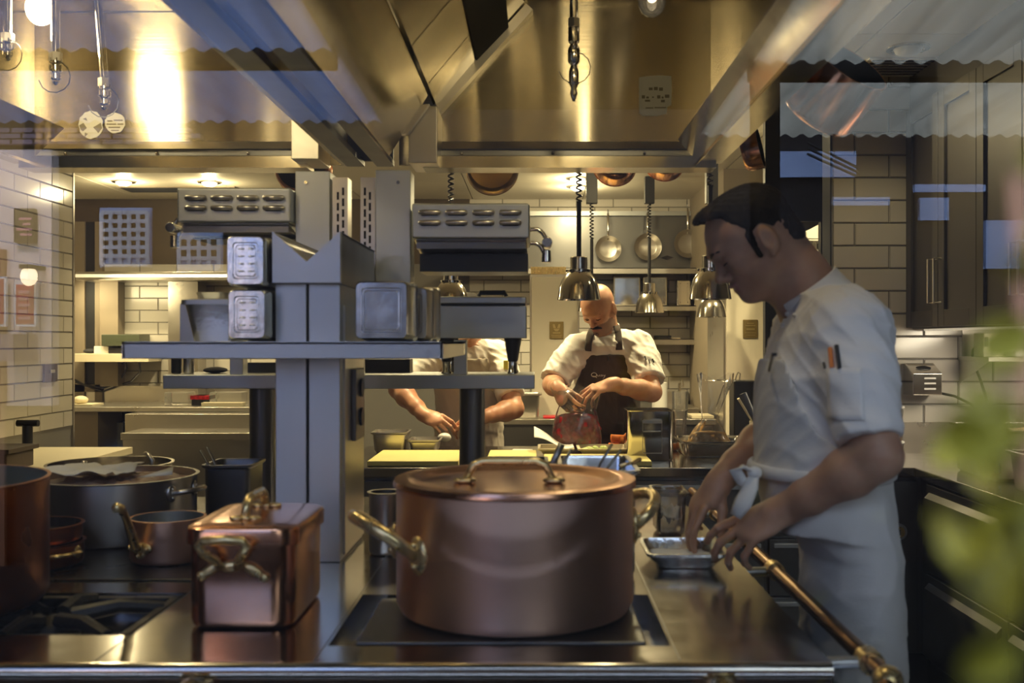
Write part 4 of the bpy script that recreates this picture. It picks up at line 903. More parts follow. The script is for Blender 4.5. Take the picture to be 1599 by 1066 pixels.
M().add([(c[0]+.072,c[1]-.05,HOTZ+hh-.002),(c[0]+.158,c[1]-.045,HOTZ+hh+.006),(c[0]+.145,c[1]-.0,HOTZ+hh+.020)],[(0,1,2)]).done('sheet', PAPER, t2, solid=.001)
# shallow sauteuse behind
c = (Xp(162,3.05)+.0, 3.10, HOTZ); t = thing('shallow_pan', 'wide shallow polished pan behind the meat pan, with upright handles', 'pan', c)
pot_body(c, .178, Zp(722,3.1)-HOTZ, POL, POL, parent=t, foot=.015, lip=.005)
zt_ = Zp(722,3.1)
M().tube([(c[0],c[1]-.178,zt_-.03),(c[0],c[1]-.185,zt_+.012),(c[0],c[1]-.182,zt_+.026)], [.007,.007,.009], 10).done('handle', STEEL, t, smooth=180)
M().tube([(c[0]+.150,c[1]-.10,zt_-.04),(c[0]+.166,c[1]-.108,zt_+.02),(c[0]+.150,c[1]-.10,zt_+.037),(c[0]+.135,c[1]-.08,zt_+.035)], .007, 10).done('handle', STEEL, t, smooth=180)
# deep container with tongs
def tongs(p, d, L, label, open_=.02, m=None, roll=0):
    """tongs standing in a container: p the upper end, d the downward direction"""
    d = Vector(d).normalized(); n = Vector((0,1,0)).cross(d).normalized(); t = thing('tongs', label, 'tongs', p)
    P0 = Vector(p)
    for s in (-1, 1):
        a = P0+n*s*open_; b = P0+d*L*.45+n*s*open_*.8; e = P0+d*L
        M().tube([a, b, e], [.0075,.007,.005], 8, flat=.45).done('arm', m or STEELK, t, smooth=180)
    M().ell(P0+d*L, .008, 8, 6).done('hinge', STEEL, t)
    return t
gn(-.902, -.765, 2.76, 2.93, HOTZ, Zp(727,2.75), 'deep_container', 'deep dark steel container holding tongs beside the round leg', STEELK, rim=.006, taper=.003)
tongs(P(318,700,2.80), (.075,.0,-.14), .15, 'short tongs leaning in the deep container by the round leg', .010)
# copper saucepan with brass handle
c = (-.834, 2.33, HOTZ); t = thing('saucepan', 'copper saucepan with a long arched brass handle, behind the rectangular pan', 'pan', c)
pot_body(c, .082, Zp(806,2.33)-HOTZ, HAMM, TIN, parent=t, foot=.014, lip=.002)
a = math.radians(246); bx, by = c[0]+.084*math.cos(a), c[1]+.084*math.sin(a); bz = Zp(856,2.25)
h_ = M().tube([(bx,by,bz),(bx-.002,by-.02,bz+.010),(bx+.004,by-.06,bz+.048),(bx+.012,by-.11,bz+.088),(bx+.022,by-.16,bz+.114),(bx+.031,by-.20,bz+.121)], [.013,.011,.0085,.008,.009,.0105], 12).done('handle', BRASS, t, smooth=180)
q = M(); q.ell((0,0,0), (.006,.034,.014), 16, 10); q.ell((0,0,-.012), (.006,.016,.012), 12, 8); q.xf(Matrix.Translation((bx,by,bz)) @ Matrix.Rotation(a, 4, 'Z')); q.done('handle_plate', BRASS, h_, smooth=180)
for dz, du in ((.0,.024),(.0,-.024),(-.016,0)): M().ell((bx+.006*math.cos(a)-du*math.sin(a), by+.006*math.sin(a)+du*math.cos(a), bz+dz), .005, 8, 6).done('rivet', BRASS, h_)
# two dark pans stacked
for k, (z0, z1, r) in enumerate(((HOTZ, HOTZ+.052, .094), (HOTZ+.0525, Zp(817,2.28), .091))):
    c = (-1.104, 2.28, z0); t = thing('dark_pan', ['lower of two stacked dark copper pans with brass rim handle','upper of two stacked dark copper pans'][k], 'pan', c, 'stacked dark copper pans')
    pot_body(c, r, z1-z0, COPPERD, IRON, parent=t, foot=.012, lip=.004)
    if k == 0: loop_handle(c, r, math.radians(-35), z1-.020, .040, .022, .004, BRASS, t, .0045, .42)
# rectangular copper casserole
def rrect(x0, x1, y0, y1, r, n=6):
    o = []
    for cx, cy, s in ((x1-r,y1-r,0),(x0+r,y1-r,1),(x0+r,y0+r,2),(x1-r,y0+r,3)):
        for i in range(n+1):
            q = (s+i/n)*PI/2; o.append((cx+r*math.cos(q), cy+r*math.sin(q)))
    return o
def rloft(mb, levels, cap0=True, cap1=True):
    n = None; b = len(mb.v)
    for (x0,x1,y0,y1,r,z) in levels:
        pts = rrect(x0,x1,y0,y1,r); n = len(pts); mb.v += [(a,c_,z) for a,c_ in pts]
    for j in range(len(levels)-1):
        for i in range(n): mb.f.append((b+j*n+i,b+j*n+(i+1)%n,b+(j+1)*n+(i+1)%n,b+(j+1)*n+i)); mb.mi.append(mb.cur)
    if cap0: mb.f.append(tuple(b+i for i in range(n))[::-1]); mb.mi.append(mb.cur)
    if cap1: mb.f.append(tuple(b+(len(levels)-1)*n+i for i in range(n))); mb.mi.append(mb.cur)
    return mb
bx0, bx1, by0, by1 = -.606, -.421, 1.775, 2.045
t = thing('copper_casserole', 'rectangular lidded copper casserole with ornate brass handles', 'casserole', ((bx0+bx1)/2,(by0+by1)/2,ZI+.001))
z0 = ZI+.001; zb_ = 1.066
rloft(M(), [(bx0+.012,bx1-.012,by0+.012,by1-.012,.03,z0),(bx0+.003,bx1-.003,by0+.003,by1-.003,.036,z0+.004),(bx0,bx1,by0,by1,.038,z0+.014),(bx0,bx1,by0,by1,.038,zb_)]).done('casserole_body', COPPERP, t, smooth=40)
e = .007
ld = rloft(M(), [(bx0-e,bx1+e,by0-e,by1+e,.043,zb_-.020),(bx0-e,bx1+e,by0-e,by1+e,.043,zb_+.004),(bx0-e+.002,bx1+e-.002,by0-e+.002,by1+e-.002,.042,zb_+.009),(bx0+.004,bx1-.004,by0+.004,by1-.004,.036,zb_+.013),(bx0+.03,bx1-.03,by0+.03,by1-.03,.03,zb_+.016)]).done('lid', COPPERP, t, smooth=40)
xm = (bx0+bx1)/2-.004; ym = (by0+by1)/2; zt_ = zb_+.015
hp = [(xm-.002, ym-.072+.144*i/10, zt_+.004+.030*min(1, 2.4*math.sin(PI*i/10))) for i in range(11)]
M().tube(hp, [.008]+[.0085]*9+[.008], 10).done('lid_handle', BRASS, ld, smooth=180)
for yv in (ym-.072, ym+.072):
    for s in (-1, 0, 1): M().ell((xm+s*.016, yv-abs(s)*.004, zt_+.003), (.013,.010,.005), 12, 8).done('handle_foot', BRASS, ld, smooth=180)
def end_handle(y, s):
    zc = Zp(892,1.77); k = 1.77/F
    def q(px, py, o): return (Xp(px,1.77), y+s*o, Zp(py,1.77))
    hd = M().tube([q(346,884,.010),q(340,872,.020),q(326,858,.034),(Xp(320,1.77),y+s*.040,Zp(846,1.77)),q(328,838,.042),q(360,836,.044),q(388,838,.042),(Xp(394,1.77),y+s*.040,Zp(847,1.77)),q(386,860,.034),q(376,873,.020),q(372,884,.010)], .0080, 10).done('end_handle', BRASS, t, smooth=180)
    for (px, py, rx_, rz_, rt) in ((359,885,17,9,0),(328,890,20,8,.55),(395,890,20,8,-.55),(315,899,9,8,.2),(412,902,9,7,-.2)):
        g = M().ell((0,0,0), (rx_*k,.006,rz_*k), 16, 10); g.xf(Matrix.Translation((Xp(px,1.77),y+s*.004,Zp(py,1.77))) @ Matrix.Rotation(-rt, 4, 'Y')); g.done('handle_scroll', BRASS, hd, smooth=180)
    for px, py in ((408,899),(313,898)): M().ell((Xp(px,1.77), y+s*.011, Zp(py,1.77)), .004, 8, 6).done('rivet', BRASS, hd)
end_handle(by0, -1); end_handle(by1, 1)
# containers behind the big pot
gn(.052, .224, 2.15, 2.45, ZI+.001, Zp(735,2.15), 'deep_container', 'deep steel container with tongs standing behind the big copper pot', PAN, rim=.009, taper=.004)
gn(-.135, .035, 2.48, 2.72, ZI+.001, Zp(724,2.55), 'deep_container', 'deep dark steel container behind the handle of the copper lid', STEELK, rim=.009, taper=.004)
tongs(P(885,697,2.22), (-.04,.0,-.075), .10, 'steel tongs leaning in the deep container, nearer the lid handle', .012)
tongs(P(963,697,2.30), (-.05,.0,-.075), .11, 'steel tongs leaning in the deep container, nearer the square can', .012)
t = thing('serving_spoon', 'long brass-toned spoon lying over the rim of the deep container', 'spoon', P(990,722,2.25))
M().tube([P(968,727,2.25),P(985,723,2.27),P(999,717,2.3)], [.004,.004,.006], 8).done('handle', BRASS, t, smooth=180)
c = (-.351, 2.42, ZI+.001); t = thing('bain_marie', 'round steel pot tucked behind the handle of the big copper pot', 'pot', c)
pot_body(c, .040, Zp(767,2.42)-c[2], STEEL, STEELK, parent=t, foot=.008, lip=.004, n=36)
# foil tray, clear tub
FOIL = mat('crinkled_foil', (.74,.77,.80), 1, .24, .5, 55, rvar=.08)
gn(.245, .422, 2.225, 2.425, ZI+.001, Zp(866,2.225), 'foil_tray', 'small crinkled foil tray the young chef is reaching into', FOIL, rim=.007, taper=.014)
t = thing('foil_lining', 'pale paper folded inside the foil tray', 'paper', (.33,2.33,ZI+.006))
crumple(.272, .395, 2.26, 2.39, ZI+.014, .014, 9, n=14).done('sheet', PAPER, t, solid=.001, smooth=180)
gn(.305, .395, 2.60, 2.76, ZI+.001, Zp(770,2.6), 'clear_tub', 'clear plastic tub of crumpled paper behind the foil tray', TUB, rim=.006, taper=.006)
t = thing('paper_wad', 'crumpled paper inside the clear tub', 'paper', (.35,2.68,ZI+.01)); crumple(.325, .375, 2.635, 2.72, ZI+.05, .09, 5, n=14).done('sheet', PAPER, t, solid=.001, smooth=180)
# ---------------------------------------------------------------- things on the pass shelves
def side_pan(pa, pb, pya, pyb, Y, depth, label, group, m=PAN):
    """square pan lying on its side, pressed base facing us"""
    t = thing('square_pan', label, 'pan', (Xp((pa+pb)/2,Y),Y+depth/2,Zp(pyb,Y)), group)
    x0, x1, z0, z1 = Xp(pa,Y), Xp(pb,Y), Zp(pyb,Y), Zp(pya,Y); e = .004
    def ring(a, y, r): return [(x, y, z) for x, z in [(p[0],p[1]) for p in rrect(x0+a,x1-a,z0+a,z1-a,r)]]
    rings = [ring(0,Y+depth,.010), ring(0,Y+depth-.004,.010), ring(.003,Y+depth-.006,.010), ring(.005,Y+.006,.010), ring(.008,Y,.010), ring(.018,Y,.008), ring(.020,Y+.004,.008), ring(.024,Y+.004,.007), ring(.026,Y+.0015,.007)]
    rings = [[(p[0], p[1], p[2]) for p in r] for r in rings]; mb = M(); n = len(rings[0])
    for r in rings: mb.v += r
    for j in range(len(rings)-1):
        for i in range(n): mb.f.append((j*n+i,j*n+(i+1)%n,(j+1)*n+(i+1)%n,(j+1)*n+i)); mb.mi.append(0)
    mb.f.append(tuple((len(rings)-1)*n+i for i in range(n))); mb.mi.append(0)
    mb.done('pan_body', m, t, smooth=35, solid=.0012)
    w_ = x1-x0; hgt = z1-z0
    for k in range(4 if pb-pa < 80 and Y < 2.3 else 0):
        for s in (0, 1):
            M().ell((x0+w_*(.40+.24*s), Y+.0005, z0+hgt*(.30+.14*k)), (w_*.085,.0014,hgt*.018), 10, 6).done('pressed_rib', m, t, smooth=180)
    return t
SG = 'square pans on the upper pass shelf'
zs = szt
side_pan(352, 418, 449, 532.5, 2.26, .15, 'square steel pan on its side beside the notched flue box, lower of two', SG)
side_pan(350, 416, 365, 448.4, 2.26, .15, 'square steel pan on its side beside the notched flue box, upper of two', SG)
side_pan(551, 640, 436, 532.5, 2.26, .15, 'largest square steel pan on its side, alone against the upright rail', SG)
side_pan(600, 671, 446, 532.5, 2.44, .10, 'square steel pan standing behind the largest square pan', SG, STEEL)
side_pan(630, 682, 446, 532.5, 2.57, .10, 'square steel pan hindmost behind the largest square pan', SG, STEEL)
t = thing('lidded_pan', 'oblong steel pan with a flat lid at the end of the upper shelf', 'pan', (Xp(320,2.5),2.55,zs))
gx0, gx1 = Xp(283,2.45), Xp(372,2.45)
rloft(M(), [(gx0+.022,gx1-.01,2.46,2.62,.02,zs+.001),(gx0+.004,gx1,2.45,2.63,.02,Zp(475,2.45))]).done('pan_body', PAN, t)
rloft(M(), [(gx0-.004,gx1+.004,2.445,2.64,.02,Zp(475,2.45)),(gx0-.004,gx1+.004,2.445,2.64,.02,Zp(468,2.45)),(gx0+.01,gx1-.01,2.455,2.63,.02,Zp(466,2.45))]).done('lid', STEELD, t)
t = thing('flat_pan', 'flat steel pan resting on the lidded oblong pan', 'pan', (Xp(335,2.5),2.55,Zp(466,2.45)))
rloft(M(), [(Xp(312,2.5),Xp(356,2.5),2.48,2.60,.02,Zp(465.5,2.45)),(Xp(309,2.5),Xp(358,2.5),2.47,2.61,.02,Zp(457,2.5))]).done('pan_body', POL, t)
t = thing('steel_plate', 'upright steel sheet behind the lidded oblong pan', 'sheet', (Xp(290,2.7),2.72,zs))
M().box(Xp(281,2.7), Xp(330,2.7), 2.70, 2.72, zs+.0006, Zp(474,2.7)).done('sheet', STEELD, t)
# grey warming box on the lower shelf
YWB = 3.06; t = thing('warming_box', 'grey lidded steel box on black legs, on the lower pass shelf', 'appliance', (Xp(750,YWB),YWB+.1,lzt))
M().box(Xp(684,YWB), Xp(822,YWB), YWB, YWB+.20, Zp(528,YWB), Zp(477,YWB)).done('housing', STEELD, t, bevel=.003)
M().box(Xp(684,YWB)+.004, Xp(822,YWB)-.004, YWB+.006, YWB+.19, Zp(477,YWB), Zp(474,YWB)).done('seal', BLACK, t)
M().box(Xp(681,YWB), Xp(822,YWB), YWB-.004, YWB+.20, Zp(474,YWB), Zp(463,YWB)).done('lid', STEELD, t, bevel=.004)
M().tube([P(748,463,YWB+.08),P(750,457,YWB+.08),P(788,457,YWB+.08),P(790,463,YWB+.08)], .008, 8).done('lid_handle', BLACK, t)
for px, yo in ((800,.03),(800,.17),(696,.03),(696,.17)):
    lg = M().lathe([(.026,.0),(.024,-.01),(.014,-.070),(0,-.070)], (Xp(px,YWB),YWB+yo,Zp(528,YWB)), 18).done('leg', BLACK, t)
    M().lathe([(.012,0),(.013,-.028),(.016,-.032),(.016,-(Zp(528,YWB)-.070-lzt)+.0008),(0,-(Zp(528,YWB)-.070-lzt)+.0008)], (Xp(px,YWB),YWB+yo,Zp(528,YWB)-.070), 16).done('leg_foot', POL, lg)
# small cups on the lower shelf
for k, (pa, pb, py, nm, lb, m_) in enumerate([(264,280,556,'dark_bowl','black bowl at the end of the lower pass shelf',BLACK),(283,300,560,'steel_cup','steel cup on the lower pass shelf beside the black bowl',STEEL)]):
    c = (Xp((pa+pb)/2,3.1),3.12,lzt); t = thing(nm, lb, nm.split('_')[1], c); r = (pb-pa)/2*3.1/F
    pot_body(c, r, Zp(py,3.1)-lzt, m_, parent=t, foot=.004, n=28, name='cup_body', wall=.002)
t = thing('side_towel', 'folded dark cloth on the lower pass shelf by the strut', 'cloth', (Xp(330,3.1),3.14,lzt)); M().ell((Xp(330,3.1),3.14,lzt+.010),(.035,.05,.010),14,8).done('fabric', TROUSER, t)
# ---------------------------------------------------------------- copper pans hung round the hood
def hung_pan(px, py, rpx, Y, label, m, mi, tilt=.45, yaw=0, depth=.07, hl=.20, name='hanging_pan', flip=False):
    c = P(px,py,Y); R = rpx*Y/F; t = thing(name, label, 'pan', c, 'pans hanging round the hoods')
    T = Matrix.Translation(c) @ Matrix.Rotation(yaw, 4, 'Z') @ Matrix.Rotation(PI/2-tilt, 4, 'X')
    if flip: T = Matrix.Translation(c) @ Matrix.Rotation(yaw, 4, 'Z') @ Matrix.Rotation(-PI/2-tilt, 4, 'X') @ Matrix.Rotation(PI, 4, 'Z')
    q = M(); q.cur = 1; q.lathe([(0,0),(R*.86,0)], (0,0,0), 48); q.cur = 0
    q.lathe([(R*.86,0),(R*.93,.006),(R,.02),(R,depth),(R+.002,depth),(R+.002,depth+.002),(R-.003,depth+.002)], (0,0,0), 48); q.cur = 1
    q.lathe([(R-.003,depth+.002),(R-.003,.02),(R*.85,.004),(0,.004)], (0,0,0), 48).xf(T).done('pan_body', [m, mi], t, smooth=35)
    h_ = M().tube([(0,R-.004,depth*.6),(0,R+.03,depth*.75),(0,R+hl*.6,depth*.9),(0,R+hl,depth*.8)], [.010,.008,.007,.009], 10, flat=.6).xf(T).done('handle', BRASS, t, smooth=180)
    e = T @ Vector((0,R+hl,depth*.8)); g_ = (e.x,3.66) if Y > 3.4 else (.80,e.y); u = Vector((g_[0]-e.x,g_[1]-e.y,0))
    M().tube([(e.x,e.y,e.z-.012),(e.x,e.y,e.z+.02),(e.x+u.x*.8,e.y+u.y*.8,2.47),(g_[0],g_[1],2.512)], .004, 6).done('hook', STEELK, t)
    return t
hung_pan(962, 246, 34, 3.62, 'copper pan hanging below the hood edge, nearer the big heat lamp cord', COPPERP, IRON, .30, flip=True)
hung_pan(1041, 240, 32, 3.62, 'copper pan hanging below the hood edge, nearer the young chef', COPPERP, IRON, .28, flip=True)
BRZ = mat('aged_bronze',(.26,.17,.08),1,.3)
hung_pan(768, 259, 41, 3.62, 'dark round-bottomed pan hanging below the hood edge above the broiler', BRZ, BRZ, .10, depth=.05, flip=True)
hung_pan(470, 258, 44, 3.62, 'copper-rimmed dark pan hanging behind the upright steel post', COPPERP, IRON, .1, depth=.05, flip=True)
hung_pan(1160, 236, 34, 3.30, 'copper pan hanging edge-on beside the hood corner', COPPERP, IRON, .2, math.radians(70), depth=.055)
hung_pan(1272, 180, 62, 2.75, 'large copper saucepan hanging beside the hood near the dark door', COPPERP, TIN, .75, math.radians(35), depth=.16, hl=.18)
t = thing('pan_rail', 'steel rail behind and beside the hoods that the copper pans hang from', 'rail', (0,3.6,2.5))
M().tube([(-1.6,3.66,2.50),(.72,3.66,2.50),(.78,3.60,2.50),(.80,1.6,2.50)], .010, 10).done('bar', STEEL, t)
for x, y in ((-1.5,3.66),(-.55,3.66),(.5,3.66),(.80,2.9),(.80,1.8)): M().tube([(x,y,2.50),(x,y,ZC-.012)], .006, 8).done('hanger', STEEL, t)
# ---------------------------------------------------------------- things on the prep counter
def board(pa, pb, y0, y1, label):
    t = thing('cutting_board', label, 'cutting board', ((Xp(pa,y0)+Xp(pb,y0))/2,(y0+y1)/2,.90), 'cutting boards on the prep counter')
    M().box(Xp(pa,y0), Xp(pb,y0), y0, y1, .9005, .922).done('board', BOARD, t, bevel=.004)
board(573, 716, 4.10, 4.52, 'long yellow cutting board in front of the third chef')
board(758, 838, 4.10, 4.52, 'short yellow cutting board between the round leg and the tray')
board(850, 1018, 4.10, 4.36, 'yellow cutting board under the tongs, before the bald chef')
gn(Xp(580,4.6), Xp(638,4.6), 4.56, 4.74, .90, Zp(674,4.6), 'steel_pan', 'deeper small steel pan beside the yellow board of the third chef', STEEL, rim=.008, taper=.008)
gn(Xp(637,4.6), Xp(688,4.6), 4.56, 4.74, .90, Zp(686,4.6), 'steel_pan', 'shallower small steel pan under the third chef\'s hands', STEEL, rim=.008, taper=.008)
gn(Xp(840,4.42), Xp(897,4.42), 4.40, 4.62, .90, .938, 'steel_tray', 'cream tray lined with paper before the berry bag', CREAMP, cat='tray')
t = thing('paper_sheet', 'white sheet of paper curling out of the cream tray', 'paper', (Xp(860,4.5),4.5,.94))
M().grid(lambda u, v: (Xp(834+62*u,4.47), 4.43+.16*v, .945+.075*(1-u)**2*(.55+.45*v)+.01*math.sin(u*6)), 10, 6).done('sheet', PAPER, t, solid=.001, smooth=180)
gn(Xp(902,4.42), Xp(982,4.42), 4.40, 4.62, .90, .938, 'steel_tray', 'cream tray of pale green vegetables before the bald chef', CREAMP, cat='tray')
for k, (px, py) in enumerate(((913,697),(922,700),(931,699),(945,700),(940,698))):
    t = thing('cut_vegetable', ['pale green vegetable piece at the paper end of the cream tray','second pale green vegetable piece from the paper sheet','middle pale green vegetable piece in the cream tray','pale green vegetable piece nearest the square can','second pale green vegetable piece from the square can'][k], 'vegetable', P(px,py,4.5), 'green vegetables in the tray')
    c = (Xp(px,4.5), 4.46+.025*(k%3), .925); M().ell(c, (.020+.004*(k%2),.018,.014), 12, 8).rot(c, 'Y', .4*k).done('piece', GREEN, t, smooth=180)
for k, (px, yv, zz, a) in enumerate(((966,4.68,0,.2),(976,4.70,0,-.3),(970,4.70,.036,.1),(982,4.68,.03,.5))):
    c = (Xp(px,4.68), yv, .920+zz); t = thing('carrot', ['lower carrot nearest the berry bag','lower carrot touching the square can','upper carrot of the heap, nearest the berry bag','upper carrot of the heap, nearest the square can'][k], 'carrot', c, 'carrots beside the square can')
    M().tube([(c[0]-.045,c[1],c[2]),(c[0]+.02,c[1],c[2]),(c[0]+.05,c[1],c[2]-.004)], [.019,.015,.006], 10).rot(c, 'Z', a).done('root', ORANGE, t, smooth=180)
t = thing('carrot', 'single orange carrot end beyond the square can', 'carrot', (Xp(1058,4.7),4.7,.92)); M().tube([(Xp(1050,4.7),4.7,.917),(Xp(1064,4.7),4.7,.917)], [.018,.012], 10).done('root', ORANGE, t, smooth=180)
t = thing('steel_peeler', 'white spatula lying before the third chef', 'spatula', P(820,697,4.6)); M().box(Xp(800,4.6),Xp(832,4.6),4.55,4.62,.9005,.916).done('blade', WHITEP, t, bevel=.004)
# square can
YSC = 4.30; t = thing('square_can', 'tall square steel container with a pressed panel, before the bald chef', 'container', (Xp(1016,YSC),YSC+.1,.90))
x0, x1 = Xp(980,YSC), Xp(1052,YSC); zt_ = Zp(641,YSC)
rloft(M(), [(x0+.004,x1-.004,YSC+.004,YSC+.20,.02,.901),(x0,x1,YSC,YSC+.204,.022,.908),(x0,x1,YSC,YSC+.204,.022,zt_-.004),(x0-.003,x1+.003,YSC-.003,YSC+.207,.024,zt_),(x0+.004,x1-.004,YSC+.004,YSC+.20,.018,zt_),(x0+.004,x1-.004,YSC+.004,YSC+.20,.018,.915)], True, True).done('can_body', POL, t, smooth=35)
a, b = Xp(1003,YSC), Xp(1034,YSC)
for q in ((a,b,654,655.5),(a,b,673,674.5),(a,a+.003,654,674),(b-.003,b,654,674),(a,b,707,708),(a,a+.002,676,707),(b-.002,b,676,707)): M().box(q[0],q[1],YSC-.003,YSC+.001,Zp(q[3],YSC),Zp(q[2],YSC)).done('pressed_rim', POL, t)
hb_ = M().box(a, b, YSC-.006, YSC+.001, Zp(661,YSC), Zp(656,YSC)).done('handle_bar', STEEL, t, bevel=.002)
gn(Xp(1052,4.7), Xp(1077,4.7), 4.735, 4.86, .90, Zp(640,4.75), 'clear_tub', 'tall clear tub between the square can and the brown bag', TUB, rim=.004, taper=.006)
gn(Xp(1060,4.46), Xp(1176,4.46), 4.40, 4.72, .90, Zp(689,4.42), 'steel_tray', 'steel tray carrying the tied bag of brown pickles', POL, rim=.012, taper=.010, cat='tray')
t = thing('utensil_cup', 'cream plastic cup of flat utensils beside the young chef\'s sleeve', 'cup', (Xp(1184,4.4),4.42,.90))
c = (Xp(1184,4.42),4.42,.901); M().lathe([(0,0),(.030,0),(.038,Zp(657,4.42)-.901),(.035,Zp(657,4.42)-.901),(.028,.004),(0,.004)], c, 24).done('cup_body', CREAMP, t)
for k, (p, q, m_) in enumerate((((1184,668),(1160,614),STEELK),((1181,668),(1153,622),BOARDW))):
    t = thing('spatula', ['black-edged flat spatula leaning in the cream cup','pale wooden spatula leaning in the cream cup'][k], 'spatula', P(*q,4.42))
    a = Vector(P(*p,4.42+.01*k)); b = Vector(P(*q,4.42+.01*k)); M().tube([a,(a+b)/2,b], [.010,.014,.016], 10, flat=.35).done('blade', m_, t, smooth=30)
# plastic bags
def bag(px, pbot, pneck, ptop, wb, wn, wt, Y, z0, label, filling, fname, lean=0, filltop=.5):
    t = thing('plastic_bag', label, 'bag', (Xp(px,Y),Y,z0)); k = Y/F; H = Zp(ptop,Y)-z0; zn = (Zp(pneck,Y)-z0)/H
    R_ = random.Random(int(px)); ph = [R_.uniform(0,6) for _ in range(4)]
    def prof(v):
        if v < zn:
            q = v/zn; return (wb*(1-q)+wn*q)+(wb*.12)*math.sin(PI*q) if wn > wb*.6 else wn+(wb-wn)*math.cos(q*PI/2)**.8*(1 if q > .12 else .82+.18*q/.12)
        q = (v-zn)/(1-zn); return wn+(wt-wn)*q**.8
    def fn(u, v):
        a = u*2*PI; w_ = prof(v)*k/2; cr = 1+.10*math.sin(a*5+ph[0]+v*6)*(v**.6)+.07*math.sin(a*9+ph[1])*v
        return (Xp(px,Y)+w_*math.cos(a)*cr+lean*k*max(0,v-zn)/(1-zn+1e-6), Y+w_*.55*math.sin(a)*cr, z0+H*v+(.02*math.sin(a*2+ph[2])*(v > .97)))
    M().grid(fn, 40, 26).add([fn(i/40,0) for i in range(40)], [tuple(range(40))[::-1]]).done('film', BAG, t, smooth=180)
    def f2(u, v):
        a = u*2*PI; vv = v*filltop; w_ = prof(vv)*k/2*.95
        if v > .85: w_ *= math.sqrt(max(0, 1-((v-.85)/.15)**2))
        n_ = 1+.05*math.sin(a*7+v*15)+.03*math.sin(a*13-v*21)
        return (Xp(px,Y)+w_*math.cos(a)*n_, Y+w_*.53*math.sin(a)*n_, z0+.003+H*vv*.99)
    M().grid(f2, 36, 16).done(fname, filling, t, smooth=180)
    return t
bag(901, 690, 640, 606, 74, 58, 52, 4.66, Zp(699,4.66), 'clear bag of crushed red berries held open by the bald chef', RED, 'berry_filling', 8, .60)
zt_ = .904
bag(1107, 690, 655, 588, 72, 20, 52, 4.56, zt_, 'clear tied bag of brown pickles standing on the steel tray', FOOD, 'pickle_filling', 10, .29)

